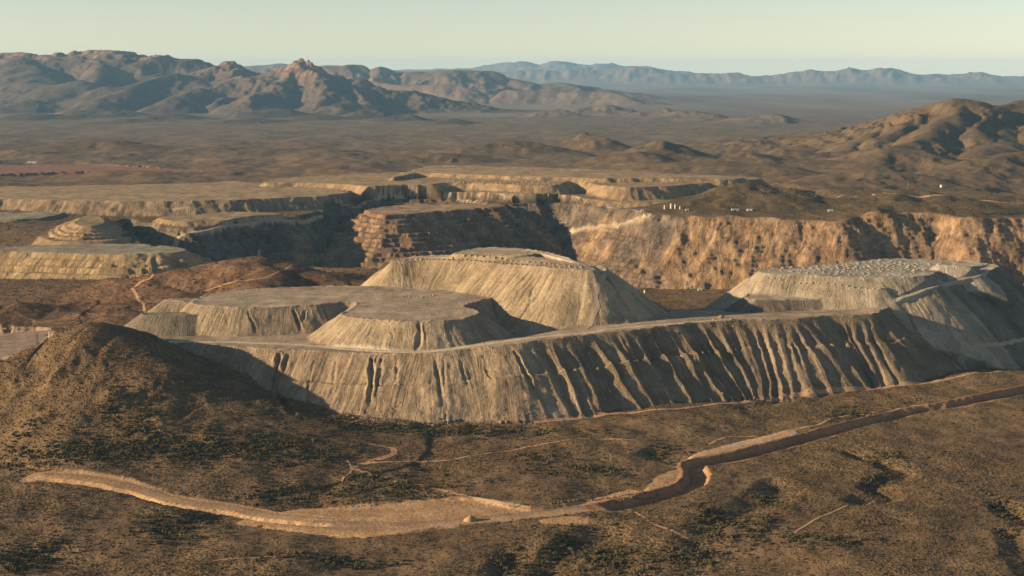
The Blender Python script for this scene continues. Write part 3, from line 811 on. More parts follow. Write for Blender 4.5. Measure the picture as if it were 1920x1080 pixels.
road_cut(o, [(70, 894), (130, 893), (200, 902), (260, 918), (340, 938), (440, 956), (520, 968), (640, 978)], 9,
         [(-22, 1.5), (-13, 0), (9, 0), (13, 0.5), (18, -5.5), (22, -6.5), (28, -2)], dirtcol((0.40, 0.235, 0.105), (0.335, 0.245, 0.15), 26, 311), wig=2.5, seed=312)
road_cut(o, [(600, 982), (760, 985), (880, 976), (1000, 964), (1120, 950), (1180, 942)], 9,
         [(-15, 1), (-9, 0), (9, 0), (15, -1)], dirtcol((0.30, 0.195, 0.115), (0.36, 0.245, 0.15), 26, 313), wig=2, seed=314)
road_cut(o, [(1130, 952), (1200, 940), (1256, 926), (1296, 908), (1309, 890), (1304, 874), (1330, 866), (1380, 856), (1450, 838), (1520, 820), (1600, 798), (1700, 776), (1800, 757), (1920, 733), (2040, 712)], 8,
         [(-28, 3), (-20, 1.5), (-12, -8), (-8, -9), (8, -8.5), (13, -6), (19, -0.5)], dirtcol((0.34, 0.195, 0.095), (0.28, 0.165, 0.085), 20, 315), wig=2.5, seed=316)
# haul roads over the dumps
HR = owner('haul_road', 'haul_road', kind='structure')
road_cut(HR, [(300, 634), (420, 641), (560, 646), (700, 656), (800, 659), (900, 646), (1000, 633), (1085, 625), (1190, 613), (1280, 605), (1345, 600)], 7, [(-9, 0), (-6, 0), (6, 0), (8, 0.6), (9, 0.2)], dirtcol((0.45, 0.37, 0.26), (0.52, 0.44, 0.32), 20, 321), wig=1, seed=322)
road_cut(RD, [(1672, 563), (1720, 548), (1780, 530), (1830, 512), (1855, 501)], 8, [(-10, 0), (8, 0), (10, 1)], dirtcol((0.37, 0.315, 0.23), (0.43, 0.37, 0.27), 20, 323), wig=1, seed=324)
road_cut(HR, [(935, 467), (1000, 471), (1040, 480), (1080, 492), (1112, 503), (1130, 507)], 6, [(-8, 0), (7, 0), (9, 1)], dirtcol((0.40, 0.33, 0.22), (0.44, 0.37, 0.26), 20, 325), wig=1, seed=326)
road_cut(HR, [(1140, 384), (1180, 392), (1215, 402), (1190, 413), (1130, 424), (1070, 434)], 8, [(-11, 0), (9, 0), (11, 1)], dirtcol((0.38, 0.29, 0.19), (0.42, 0.33, 0.22), 20, 329), wig=1, seed=330)
road_cut(HR, [(290, 462), (330, 447), (373, 434), (420, 421), (480, 413), (540, 410), (600, 404)], 8, [(-12, 0), (9, 0), (12, 1)], dirtcol((0.36, 0.27, 0.17), (0.42, 0.32, 0.20), 20, 331), wig=1, seed=332)

# bare ground far left, at the mine workshops and in the far plain
o = owner('works_yard', 'gravel_yard', kind='structure')
pad(o, [(-60, 615), (30, 612), (90, 614), (95, 628), (60, 650), (20, 668), (-60, 690)], (0.24, 0.175, 0.125), (0.33, 0.25, 0.18), 0.3, 335, 8)
o = owner('red_flat', 'bare_ground', kind='structure')
pad(o, [(-160, 316), (60, 313), (180, 309), (300, 314), (440, 320), (320, 321), (140, 325), (-160, 328)], (0.27, 0.145, 0.09), (0.33, 0.19, 0.12), 0.5, 337, 30)


# ------------------------------------------------------------------ build the terrain meshes, one per owner
def terrain_material(name, bump=0.5, spots=True, cell=5.5, grain=0.35, rills=None):
    m = bpy.data.materials.new(name); m.use_nodes = True
    n, l = m.node_tree.nodes, m.node_tree.links
    n.clear()
    out = n.new('ShaderNodeOutputMaterial'); bs = n.new('ShaderNodeBsdfPrincipled')
    bs.inputs['Roughness'].default_value = 0.95
    bs.inputs['Specular IOR Level'].default_value = 0.05
    geo = n.new('ShaderNodeNewGeometry')
    ca = n.new('ShaderNodeAttribute'); ca.attribute_name = 'Col'
    na = n.new('ShaderNodeTexNoise'); na.inputs['Scale'].default_value = 1 / 38.0; na.inputs['Detail'].default_value = 6; na.inputs['Roughness'].default_value = 0.65
    nb = n.new('ShaderNodeTexNoise'); nb.inputs['Scale'].default_value = 1 / 4.5; nb.inputs['Detail'].default_value = 4; nb.inputs['Roughness'].default_value = 0.7
    for t in (na, nb): l.new(geo.outputs['Position'], t.inputs['Vector'])
    r1 = n.new('ShaderNodeMapRange'); r1.inputs[1].default_value = 0.3; r1.inputs[2].default_value = 0.7; r1.inputs[3].default_value = 1 - grain; r1.inputs[4].default_value = 1 + grain * 0.8
    r2 = n.new('ShaderNodeMapRange'); r2.inputs[1].default_value = 0.3; r2.inputs[2].default_value = 0.7; r2.inputs[3].default_value = 1 - grain; r2.inputs[4].default_value = 1 + grain * 0.8
    l.new(na.outputs['Fac'], r1.inputs[0]); l.new(nb.outputs['Fac'], r2.inputs[0])
    mu = n.new('ShaderNodeMath'); mu.operation = 'MULTIPLY'
    l.new(r1.outputs[0], mu.inputs[0]); l.new(r2.outputs[0], mu.inputs[1])
    mc = n.new('ShaderNodeVectorMath'); mc.operation = 'SCALE'
    l.new(ca.outputs['Color'], mc.inputs[0]); l.new(mu.outputs[0], mc.inputs['Scale'])
    colour = mc.outputs[0]
    rh = None
    if rills:
        ra = n.new('ShaderNodeAttribute'); ra.attribute_name = 'rill'
        sx = n.new('ShaderNodeSeparateXYZ'); l.new(ra.outputs['Vector'], sx.inputs[0])
        cb = n.new('ShaderNodeCombineXYZ')
        for sock, dv, k_ in (('X', rills[0], 0), ('Y', rills[1], 1)):
            q = n.new('ShaderNodeMath'); q.operation = 'DIVIDE'; q.inputs[1].default_value = dv
            l.new(sx.outputs[sock], q.inputs[0]); l.new(q.outputs[0], cb.inputs[k_])
        rn = n.new('ShaderNodeTexNoise'); rn.inputs['Scale'].default_value = 1.0; rn.inputs['Detail'].default_value = 5; rn.inputs['Roughness'].default_value = 0.68
        rn.inputs['Distortion'].default_value = 0.4
        l.new(cb.outputs[0], rn.inputs['Vector'])
        rm = n.new('ShaderNodeMapRange'); rm.inputs[1].default_value = 0.34; rm.inputs[2].default_value = 0.62
        l.new(rn.outputs['Fac'], rm.inputs[0])
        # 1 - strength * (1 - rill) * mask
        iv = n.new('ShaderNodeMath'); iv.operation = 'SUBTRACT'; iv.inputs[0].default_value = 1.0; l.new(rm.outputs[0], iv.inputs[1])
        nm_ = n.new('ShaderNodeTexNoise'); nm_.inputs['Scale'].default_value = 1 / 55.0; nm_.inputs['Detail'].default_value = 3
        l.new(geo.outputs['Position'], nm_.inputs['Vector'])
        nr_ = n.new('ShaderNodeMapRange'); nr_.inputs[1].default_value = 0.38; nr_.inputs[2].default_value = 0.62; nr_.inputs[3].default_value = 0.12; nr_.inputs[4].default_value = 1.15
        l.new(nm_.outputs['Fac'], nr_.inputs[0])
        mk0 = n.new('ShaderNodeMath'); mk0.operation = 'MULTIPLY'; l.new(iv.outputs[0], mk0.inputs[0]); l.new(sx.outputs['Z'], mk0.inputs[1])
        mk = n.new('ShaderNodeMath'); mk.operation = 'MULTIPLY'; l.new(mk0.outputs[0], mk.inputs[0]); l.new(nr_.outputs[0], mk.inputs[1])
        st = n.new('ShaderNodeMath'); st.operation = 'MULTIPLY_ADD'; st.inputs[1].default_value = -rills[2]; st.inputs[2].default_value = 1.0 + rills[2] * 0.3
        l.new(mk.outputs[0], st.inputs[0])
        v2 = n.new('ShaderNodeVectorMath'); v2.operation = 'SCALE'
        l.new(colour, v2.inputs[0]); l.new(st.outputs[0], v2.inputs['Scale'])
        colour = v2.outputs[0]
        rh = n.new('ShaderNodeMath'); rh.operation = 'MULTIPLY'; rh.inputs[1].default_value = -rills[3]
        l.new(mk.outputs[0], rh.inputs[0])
    if spots:
        va = n.new('ShaderNodeAttribute'); va.attribute_name = 'veg'
        vo = n.new('ShaderNodeTexVoronoi'); vo.inputs['Scale'].default_value = 1.0 / cell; vo.inputs['Randomness'].default_value = 1.0
        l.new(geo.outputs['Position'], vo.inputs['Vector'])
        th_ = n.new('ShaderNodeMath'); th_.operation = 'MULTIPLY'; th_.inputs[1].default_value = 0.62
        l.new(va.outputs['Fac'], th_.inputs[0])
        cmp_ = n.new('ShaderNodeMath'); cmp_.operation = 'SUBTRACT'
        l.new(th_.outputs[0], cmp_.inputs[0]); l.new(vo.outputs['Distance'], cmp_.inputs[1])
        mr = n.new('ShaderNodeMapRange'); mr.inputs[1].default_value = -0.05; mr.inputs[2].default_value = 0.18
        l.new(cmp_.outputs[0], mr.inputs[0])
        mm = n.new('ShaderNodeMath'); mm.operation = 'MULTIPLY'; mm.inputs[1].default_value = 0.62
        l.new(mr.outputs[0], mm.inputs[0])
        cr = n.new('ShaderNodeValToRGB')
        cr.color_ramp.elements[0].color = (0.035, 0.032, 0.016, 1); cr.color_ramp.elements[1].color = (0.095, 0.078, 0.036, 1)
        l.new(vo.outputs['Color'], cr.inputs['Fac'])
        mx = n.new('ShaderNodeMix'); mx.data_type = 'RGBA'
        l.new(mm.outputs[0], mx.inputs[0]); l.new(colour, mx.inputs[6]); l.new(cr.outputs[0], mx.inputs[7])
        colour = mx.outputs[2]
    l.new(colour, bs.inputs['Base Color'])
    bu = n.new('ShaderNodeBump'); bu.inputs['Strength'].default_value = bump; bu.inputs['Distance'].default_value = 2.2
    hsum = n.new('ShaderNodeMath'); hsum.operation = 'ADD'
    l.new(nb.outputs['Fac'], hsum.inputs[0])
    if spots: l.new(mm.outputs[0], hsum.inputs[1])
    elif rh is not None: l.new(rh.outputs[0], hsum.inputs[1])
    else: hsum.inputs[1].default_value = 0
    l.new(hsum.outputs[0], bu.inputs['Height'])
    l.new(bu.outputs[0], bs.inputs['Normal'])
    l.new(bs.outputs[0], out.inputs['Surface'])
    return m


M_SCRUB = terrain_material('scrubland', 0.7, True, 5.5)
M_FAR = terrain_material('far_slopes', 0.6, True, 14.0)
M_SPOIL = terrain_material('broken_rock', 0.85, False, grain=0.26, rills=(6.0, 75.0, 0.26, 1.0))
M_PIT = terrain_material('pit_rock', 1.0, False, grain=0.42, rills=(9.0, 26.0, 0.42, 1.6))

verts_all, quads_all, qown, off = [], [], [], 0
NRM = np.zeros((NV, 3), np.float32)
ext_v = []
for bi, (ys, us) in enumerate(BANDS):
    nr, nc = len(ys), len(us)
    zg = Z[off:off + nr * nc].reshape(nr, nc)
    xg = FX[off:off + nr * nc].reshape(nr, nc); yg = FY[off:off + nr * nc].reshape(nr, nc)
    pu = np.stack([np.gradient(a, axis=1) for a in (xg, yg, zg)], -1)
    pv = np.stack([np.gradient(a, axis=0) for a in (xg, yg, zg)], -1)
    nn = np.cross(pu, pv); nn /= np.linalg.norm(nn, axis=-1, keepdims=True)
    NRM[off:off + nr * nc] = nn.reshape(-1, 3)
    g = np.arange(off, off + nr * nc).reshape(nr, nc)
    q = np.stack([g[:-1, :-1], g[:-1, 1:], g[1:, 1:], g[1:, :-1]], -1).reshape(-1, 4)
    quads_all.append(q); qown.append(OWNV[q[:, 0]])
    off += nr * nc
V = np.c_[FX, FY, Z].astype(np.float32)
# skirts close the hairline joints between bands
base_n = NV; off = 0
xv, xc, xn = [V], [C], [NRM]
for bi, (ys, us) in enumerate(BANDS):
    nr, nc = len(ys), len(us)
    for row in ((0,) if bi == len(BANDS) - 1 else (0, nr - 1)):
        ids = np.arange(off + row * nc, off + row * nc + nc)
        sk = V[ids].copy(); sk[:, 2] -= (4, 6, 12, 25, 40, 60)[bi]
        xv.append(sk); xc.append(C[ids]); xn.append(NRM[ids])
        nid = np.arange(base_n, base_n + nc); base_n += nc
        a = np.stack([ids[:-1], ids[1:], nid[1:], nid[:-1]], -1)
        quads_all.append(a); qown.append(OWNV[ids[:-1]])
    off += nr * nc
V = np.concatenate(xv); Cc = np.concatenate(xc); NR = np.concatenate(xn)
VG = np.concatenate([VEG, np.zeros(len(V) - NV)])
RL = np.concatenate([np.c_[RS, RDD, GRAIN], np.zeros((len(V) - NV, 3))]).astype(np.float32)
Q = np.concatenate(quads_all); QO = np.concatenate(qown)
bare = np.array([('category' in m) or m['name'] in ('open_pit', 'dirt_road', 'haul_road', 'cleared_ground', 'gravel_yard', 'bare_ground') for m in OWN_META])
Cc = Cc * np.where(bare[np.concatenate([OWNV, np.zeros(len(V) - NV, np.int32)])], np.array([0.86 if ('road' in m['name'] or 'cleared' in m['name']) else 0.71 for m in OWN_META])[np.concatenate([OWNV, np.zeros(len(V) - NV, np.int32)])], 1.0)[:, None]
Cc = Cc * np.where(bare[np.concatenate([OWNV, np.zeros(len(V) - NV, np.int32)])][:, None], np.array([[0.955, 0.965, 1.03]]), 1.0)
Cc = np.clip(Cc, 0.01, 0.9)
PITS = {'open_pit'}
for oid, meta in enumerate(OWN_META):
    sel = Q[QO == oid]
    if len(sel) == 0: print('EMPTY owner', meta); continue
    used, inv = np.unique(sel, return_inverse=True)
    me = bpy.data.meshes.new(meta['name'])
    me.vertices.add(len(used)); me.vertices.foreach_set('co', V[used].ravel())
    me.loops.add(sel.size); me.loops.foreach_set('vertex_index', inv.ravel().astype(np.int32))
    me.polygons.add(len(sel)); me.polygons.foreach_set('loop_start', np.arange(0, sel.size, 4, dtype=np.int32))
    me.polygons.foreach_set('use_smooth', np.ones(len(sel), bool))
    me.update(calc_edges=True)
    a = me.attributes.new('Col', 'FLOAT_COLOR', 'POINT')
    a.data.foreach_set('color', np.c_[Cc[used], np.ones(len(used))].astype(np.float32).ravel())
    a = me.attributes.new('veg', 'FLOAT', 'POINT'); a.data.foreach_set('value', VG[used].astype(np.float32))
    a = me.attributes.new('custom_normal', 'FLOAT_VECTOR', 'POINT'); a.data.foreach_set('vector', NR[used].astype(np.float32).ravel())
    a = me.attributes.new('rill', 'FLOAT_VECTOR', 'POINT'); a.data.foreach_set('vector', RL[used].ravel())
    nm = meta['name']
    if nm == 'open_pit' or (meta.get('category') == 'rock terrace'): mat = M_PIT
    elif 'category' in meta or 'road' in nm or 'cleared' in nm or 'yard' in nm or 'bare' in nm: mat = M_SPOIL
    elif 'mountain' in nm and nm != 'mountain.003' or nm in ('hill', 'foothill'): mat = M_FAR
    else: mat = M_SCRUB
    me.materials.append(mat)
    ob = bpy.data.objects.new(nm.split('.')[0], me); COL.objects.link(ob)
    for kk in ('kind', 'label', 'category', 'group'):
        if meta.get(kk): ob[kk] = meta[kk]


# ------------------------------------------------------------------ small materials
def simple(name, c, rough=0.9, var=0.0, metal=0.0):
    m = bpy.data.materials.new(name); m.use_nodes = True
    n, l = m.node_tree.nodes, m.node_tree.links
    b_ = n['Principled BSDF']; b_.inputs['Roughness'].default_value = rough; b_.inputs['Metallic'].default_value = metal
    b_.inputs['Specular IOR Level'].default_value = 0.15
    t = n.new('ShaderNodeTexNoise'); t.inputs['Scale'].default_value = 0.5; t.inputs['Detail'].default_value = 5
    g_ = n.new('ShaderNodeNewGeometry'); l.new(g_.outputs['Position'], t.inputs['Vector'])
    oi = n.new('ShaderNodeObjectInfo')
    mr = n.new('ShaderNodeMapRange'); mr.inputs[1].default_value = 0.25; mr.inputs[2].default_value = 0.75; mr.inputs[3].default_value = 0.8; mr.inputs[4].default_value = 1.15
    l.new(t.outputs['Fac'], mr.inputs[0])
    mo = n.new('ShaderNodeMapRange'); mo.inputs[3].default_value = 1 - var; mo.inputs[4].default_value = 1 + var
    l.new(oi.outputs['Random'], mo.inputs[0])
    mu = n.new('ShaderNodeMath'); mu.operation = 'MULTIPLY'; l.new(mr.outputs[0], mu.inputs[0]); l.new(mo.outputs[0], mu.inputs[1])
    v = n.new('ShaderNodeVectorMath'); v.operation = 'SCALE'; v.inputs[0].default_value = c
    l.new(mu.outputs[0], v.inputs['Scale']); l.new(v.outputs[0], b_.inputs['Base Color'])
    return m


def foliage(name, cols):
    m = bpy.data.materials.new(name); m.use_nodes = True
    n, l = m.node_tree.nodes, m.node_tree.links
    b_ = n['Principled BSDF']; b_.inputs['Roughness'].default_value = 0.85; b_.inputs['Specular IOR Level'].default_value = 0.1
    oi = n.new('ShaderNodeObjectInfo'); cr = n.new('ShaderNodeValToRGB')
    e = cr.color_ramp.elements
    while len(e) < len(cols): e.new(0.5)
    for i, c in enumerate(cols):
        e[i].position = i / (len(cols) - 1); e[i].color = (*c, 1)
    l.new(oi.outputs['Random'], cr.inputs['Fac'])
    t = n.new('ShaderNodeTexNoise'); t.inputs['Scale'].default_value = 0.9; t.inputs['Detail'].default_value = 3
    g_ = n.new('ShaderNodeNewGeometry'); l.new(g_.outputs['Position'], t.inputs['Vector'])
    mr = n.new('ShaderNodeMapRange'); mr.inputs[1].default_value = 0.3; mr.inputs[2].default_value = 0.7; mr.inputs[3].default_value = 0.7; mr.inputs[4].default_value = 1.3
    l.new(t.outputs['Fac'], mr.inputs[0])
    v = n.new('ShaderNodeVectorMath'); v.operation = 'SCALE'
    l.new(cr.outputs[0], v.inputs[0]); l.new(mr.outputs[0], v.inputs['Scale']); l.new(v.outputs[0], b_.inputs['Base Color'])
    return m


M_BUSH = foliage('scrub_leaves', [(0.074, 0.060, 0.031), (0.112, 0.085, 0.046), (0.150, 0.107, 0.060), (0.096, 0.080, 0.042), (0.17, 0.122, 0.070)])
M_TREE = foliage('mesquite_leaves', [(0.066, 0.058, 0.027), (0.092, 0.080, 0.038), (0.118, 0.100, 0.050), (0.080, 0.072, 0.034)])
M_BARK = simple('bark', (0.07, 0.05, 0.035), 0.95)
M_STONE = simple('loose_stone', (0.218, 0.175, 0.122), 0.95, 0.25)
M_HEAP = simple('heap_pale', (0.245, 0.215, 0.16), 0.95, 0.12)
M_HEAPT = simple('heap_tan', (0.251, 0.195, 0.119), 0.95, 0.12)
M_HEAPD = simple('heap_brown', (0.132, 0.089, 0.053), 0.95, 0.15)
M_WHITE = simple('white_paint', (0.52, 0.51, 0.48), 0.6, 0.05)
M_CREAM = simple('cream_metal', (0.45, 0.39, 0.26), 0.6, 0.05)
M_STEEL = simple('dull_steel', (0.16, 0.15, 0.14), 0.6)
M_ROOF = simple('grey_roof', (0.40, 0.39, 0.37), 0.6)
M_DARK = simple('dark_opening', (0.03, 0.03, 0.03), 0.8)
M_BLUE = simple('blue_paint', (0.05, 0.10, 0.20), 0.4)
M_RUBBER = simple('rubber', (0.02, 0.02, 0.02), 0.9)
M_TRACK = simple('track_dirt', (0.38, 0.235, 0.13), 0.97)
M_TRACKG = simple('track_gravel', (0.33, 0.26, 0.18), 0.97)
M_YELLOW = simple('yellow_paint', (0.45, 0.30, 0.05), 0.5)


def mesh_from(name, vs, fs, mat, smooth=False):
    me = bpy.data.meshes.new(name); me.from_pydata(vs, [], fs); me.update()
    me.materials.append(mat)
    if smooth: me.polygons.foreach_set('use_smooth', [True] * len(me.polygons))
    return me


def put(name, me, loc=(0, 0, 0), rz=0, sc_=(1, 1, 1), parent=None, **props):
    ob = bpy.data.objects.new(name, me); COL.objects.link(ob)
    ob.location = loc; ob.rotation_euler = (0, 0, rz); ob.scale = sc_
    if parent is not None: ob.parent = parent
    for a_, b_ in props.items():
        if b_: ob[a_] = b_
    return ob


def boxes(lst):
    vs, fs = [], []
    for (x0, x1, y0, y1, z0, z1) in lst:
        b0 = len(vs)
        vs += [(x0, y0, z0), (x1, y0, z0), (x1, y1, z0), (x0, y1, z0), (x0, y0, z1), (x1, y0, z1), (x1, y1, z1), (x0, y1, z1)]
        fs += [tuple(b0 + i for i in f) for f in ((0, 3, 2, 1), (4, 5, 6, 7), (0, 1, 5, 4), (1, 2, 6, 5), (2, 3, 7, 6), (3, 0, 4, 7))]
    return vs, fs


def bar(a, b_, r, n=5):
    a, b_ = Vector(a), Vector(b_)
    q = (b_ - a).to_track_quat('Z', 'Y')
    vs = [tuple(p + q @ Vector((math.cos(2 * math.pi * i / n) * r, math.sin(2 * math.pi * i / n) * r, 0))) for p in (a, b_) for i in range(n)]
    fs = [(i, (i + 1) % n, n + (i + 1) % n, n + i) for i in range(n)] + [tuple(range(n - 1, -1, -1)), tuple(range(n, 2 * n))]
    return vs, fs


def join(parts):
    vs, fs = [], []
    for v, f in parts:
        b0 = len(vs); vs += v; fs += [tuple(b0 + i for i in q) for q in f]
    return vs, fs


def lathe(prof, n=14):
    vs, fs = [], []
    for r, z in prof:
        vs += [(r * math.cos(2 * math.pi * i / n), r * math.sin(2 * math.pi * i / n), z) for i in range(n)]
    for k in range(len(prof) - 1):
        fs += [(k * n + i, k * n + (i + 1) % n, (k + 1) * n + (i + 1) % n, (k + 1) * n + i) for i in range(n)]
    fs.append(tuple(range(n - 1, -1, -1))); fs.append(tuple(range((len(prof) - 1) * n, len(prof) * n)))
    return vs, fs


# ------------------------------------------------------------------ narrow tracks draped on the land
def track(pts, width, mat, name='dirt_track', lift=0.45, world=False):
    P2 = [WG(*p) for p in pts] if not world else pts
    P = spline([(a, c, 0) for a, c in P2], 7, False)
    t = np.gradient(P[:, :2], axis=0); t /= np.maximum(np.hypot(t[:, 0], t[:, 1]), 1e-6)[:, None]
    nr_ = np.c_[-t[:, 1], t[:, 0]]
    n = len(P); S = np.arange(n) * 7.0
    offs = np.array([-0.5, -0.2, 0.2, 0.5])
    wv = width * (1 + 0.25 * n1(S, 20, 3))
    cen = P[:, :2] + nr_ * (n1(S, 30, 5) * 1.2)[:, None]
    vs = []
    for o_ in offs:
        xy = cen + nr_ * (wv * o_)[:, None]
        vs.append(np.c_[xy, hz(xy[:, 0], xy[:, 1]) + lift])
    vv = np.stack(vs, 1).reshape(-1, 3)
    fs = [(i * 4 + k_, i * 4 + k_ + 1, (i + 1) * 4 + k_ + 1, (i + 1) * 4 + k_) for i in range(n - 1) for k_ in range(3)]
    fs = [f[::-1] for f in fs]
    return put(name, mesh_from(name, [tuple(map(float, v)) for v in vv], fs, mat, True), kind='structure')


for pts, w_, m_ in (
        ([(692, 833), (715, 836), (735, 841), (738, 850), (722, 858), (690, 868), (662, 876), (690, 888), (750, 905), (820, 918), (870, 929)], 9, M_TRACK),
        ([(700, 869), (780, 866), (860, 860), (960, 845), (1040, 830), (1110, 823), (1190, 825)], 4, M_TRACK),
        ([(1000, 792), (1060, 787), (1130, 778), (1250, 767), (1400, 752), (1500, 742), (1580, 733), (1700, 720), (1800, 706), (1930, 694)], 11, M_TRACK),
        ([(1330, 834), (1350, 824), (1370, 819), (1420, 818)], 5, M_TRACK),
        ([(1490, 806), (1530, 798), (1570, 784), (1600, 778), (1640, 774)], 5, M_TRACK),
        ([(1655, 780), (1680, 768), (1705, 762), (1740, 760)], 5, M_TRACK),
        ([(870, 930), (920, 938), (960, 946), (995, 952)], 6, M_TRACKG),
        ([(246, 541), (256, 556), (268, 570), (280, 583)], 7, M_TRACK),
        ([(246, 541), (262, 530), (285, 520), (300, 512)], 6, M_TRACK),
        ([(640, 905), (660, 880), (650, 862)], 4, M_TRACK),
        ([(0, 675), (20, 667), (45, 658)], 9, M_TRACKG),
        ([(560, 495), (500, 520), (440, 528), (380, 545)], 4, M_TRACK),
        ([(1800, 660), (1850, 648), (1900, 640), (1960, 632)], 7, M_TRACKG),
        ([(1490, 1000), (1560, 960), (1640, 940)], 3, M_TRACK),
        ([(1520, 366), (1590, 365), (1660, 362), (1760, 366), (1840, 376), (1930, 384)], 9, M_TRACK),
        ([(1190, 960), (1230, 985), (1290, 1010)], 4, M_TRACK),
        ([(1134, 511), (1124, 533), (1116, 555), (1121, 575), (1110, 598), (1096, 617)], 8, M_TRACKG),
        ([(430, 556), (520, 551), (620, 553), (720, 566), (820, 580), (870, 586)], 7, M_TRACKG), ([(470, 548), (560, 545), (700, 548), (850, 555)], 6, M_TRACKG),
        ([(0, 362), (150, 360), (300, 363), (480, 358)], 9, M_TRACKG), ([(120, 370), (250, 356), (360, 348)], 8, M_TRACKG),
        ([(312, 392), (380, 400), (450, 404), (530, 410)], 8, M_TRACKG), ([(560, 339), (680, 342), (790, 345), (900, 341)], 9, M_TRACKG),
        ([(800, 318), (900, 320), (1020, 322), (1150, 327), (1280, 331)], 9, M_TRACKG), ([(790, 316), (860, 333), (940, 344), (1040, 349)], 9, M_TRACKG),
        ([(600, 366), (720, 368), (840, 370), (960, 372)], 9, M_TRACKG), ([(0, 466), (120, 464), (240, 468), (330, 466)], 8, M_TRACKG),
        ([(400, 1052), (560, 1040), (700, 1062)], 3, M_TRACK)):
    track(pts, w_, m_)

# ------------------------------------------------------------------ plants
rv = random.Random(4)


def clump(nf, up=1.0, size=0.34, squash=0.8, seed=0, quad=False):
    """a bush as small leaf sprays spread through its volume, radius 1"""
    r = random.Random(seed)
    lobes = [(r.uniform(-.5, .5), r.uniform(-.5, .5), r.uniform(.25, .75) * up, r.uniform(.35, .6)) for _ in range(5)]
    vs, fs = [], []
    for i in range(nf):
        lx, ly, lz, lr = r.choice(lobes)
        d = Vector((r.gauss(0, 1), r.gauss(0, 1), r.gauss(0, 1))).normalized() * lr * (0.55 + 0.45 * r.random())
        c = Vector((lx, ly, lz)) + Vector((d.x, d.y, d.z * squash))
        if c.z < 0.02: c.z = 0.02 + r.random() * 0.1
        nrm = (d + Vector((r.gauss(0, .5), r.gauss(0, .5), 0.3 + r.gauss(0, .5)))).normalized()
        q = nrm.to_track_quat('Z', 'Y'); s_ = size * r.uniform(.6, 1.3); a0 = r.uniform(0, 6.28)
        k_ = 4 if quad else 3
        b0 = len(vs)
        for j_ in range(k_):
            a1 = a0 + 2 * math.pi * j_ / k_
            vs.append(tuple(c + q @ Vector((math.cos(a1) * s_, math.sin(a1) * s_ * .75, r.uniform(-.1, .1) * s_))))
        fs.append(tuple(range(b0, b0 + k_)))
    return vs, fs


src = bpy.data.collections.new('bush_sources')
for i in range(5):
    me = mesh_from('bush', *clump(46, 0.9, 0.36, 0.75, 60 + i), M_BUSH)
    src.objects.link(bpy.data.objects.new('bush_source', me))
src_t = bpy.data.collections.new('tree_sources')
TREE_ME = []
for i in range(5):
    me = mesh_from('mesquite_crown', *clump(150, 1.25, 0.24, 0.85, 80 + i, True), M_TREE)
    TREE_ME.append(me)
    src_t.objects.link(bpy.data.objects.new('tree_source', me))


def stones(seed):
    r = random.Random(seed)
    bm = bmesh.new(); bmesh.ops.create_icosphere(bm, subdivisions=1, radius=1)
    for v in bm.verts: v.co *= r.uniform(.65, 1.15); v.co.z *= .75
    me = bpy.data.meshes.new('stone'); bm.to_mesh(me); bm.free(); me.materials.append(M_STONE)
    return me


STONE_ME = [stones(i) for i in range(4)]
src_s = bpy.data.collections.new('stone_sources')
for me in STONE_ME: src_s.objects.link(bpy.data.objects.new('stone_source', me))


def scatter(name, pts, scales, coll, label=None, cat=None, flat=1.0):
    """one stuff object: instances of a few sources on points"""
    n = len(pts)
    me = bpy.data.meshes.new(name); me.vertices.add(n); me.vertices.foreach_set('co', np.asarray(pts, np.float32).ravel())
    a = me.attributes.new('size', 'FLOAT_VECTOR', 'POINT'); a.data.foreach_set('vector', np.asarray(scales, np.float32).ravel())
    a = me.attributes.new('turn', 'FLOAT_VECTOR', 'POINT')
    a.data.foreach_set('vector', np.c_[np.zeros(n), np.zeros(n), rng.random(n) * 6.28].astype(np.float32).ravel())
    a = me.attributes.new('pick', 'INT', 'POINT'); a.data.foreach_set('value', rng.integers(0, len(coll.objects), n).astype(np.int32))
    ob = put(name, me, kind='stuff', label=label, category=cat)
    ng = bpy.data.node_groups.new(name, 'GeometryNodeTree')
    ng.interface.new_socket('Geometry', in_out='INPUT', socket_type='NodeSocketGeometry')
    ng.interface.new_socket('Geometry', in_out='OUTPUT', socket_type='NodeSocketGeometry')
    N, L_ = ng.nodes, ng.links
    gi, go = N.new('NodeGroupInput'), N.new('NodeGroupOutput')
    ci = N.new('GeometryNodeCollectionInfo'); ci.inputs['Collection'].default_value = coll
    ci.inputs['Separate Children'].default_value = True; ci.inputs['Reset Children'].default_value = True
    ip = N.new('GeometryNodeInstanceOnPoints'); ip.inputs['Pick Instance'].default_value = True
    def na(nm, ty):
        q = N.new('GeometryNodeInputNamedAttribute'); q.data_type = ty; q.inputs['Name'].default_value = nm
        return q.outputs['Attribute']
    L_.new(gi.outputs[0], ip.inputs['Points']); L_.new(ci.outputs[0], ip.inputs['Instance'])
    L_.new(na('pick', 'INT'), ip.inputs['Instance Index'])
    er = N.new('FunctionNodeEulerToRotation'); L_.new(na('turn', 'FLOAT_VECTOR'), er.inputs[0]); L_.new(er.outputs[0], ip.inputs['Rotation'])
    L_.new(na('size', 'FLOAT_VECTOR'), ip.inputs['Scale'])
    L_.new(ip.outputs[0], go.inputs[0])
    md = ob.modifiers.new('scatter', 'NODES'); md.node_group = ng
    return ob


def grid_lookup(x, y, A):
    out = np.zeros(len(x), A.dtype); off = 0
    for bi, (ys, us) in enumerate(BANDS):
        nr, nc = len(ys), len(us)
        m = (y >= ys[0]) & (y < ys[-1])
        if m.any():
            i = np.clip(np.searchsorted(ys, y[m]) - 1, 0, nr - 2)
            j_ = np.clip(((x[m] / y[m] + UM) / (2 * UM) * (nc - 1)).astype(int), 0, nc - 1)
            out[m] = A[off:off + nr * nc].reshape(nr, nc)[i, j_]
        off += nr * nc
    return out


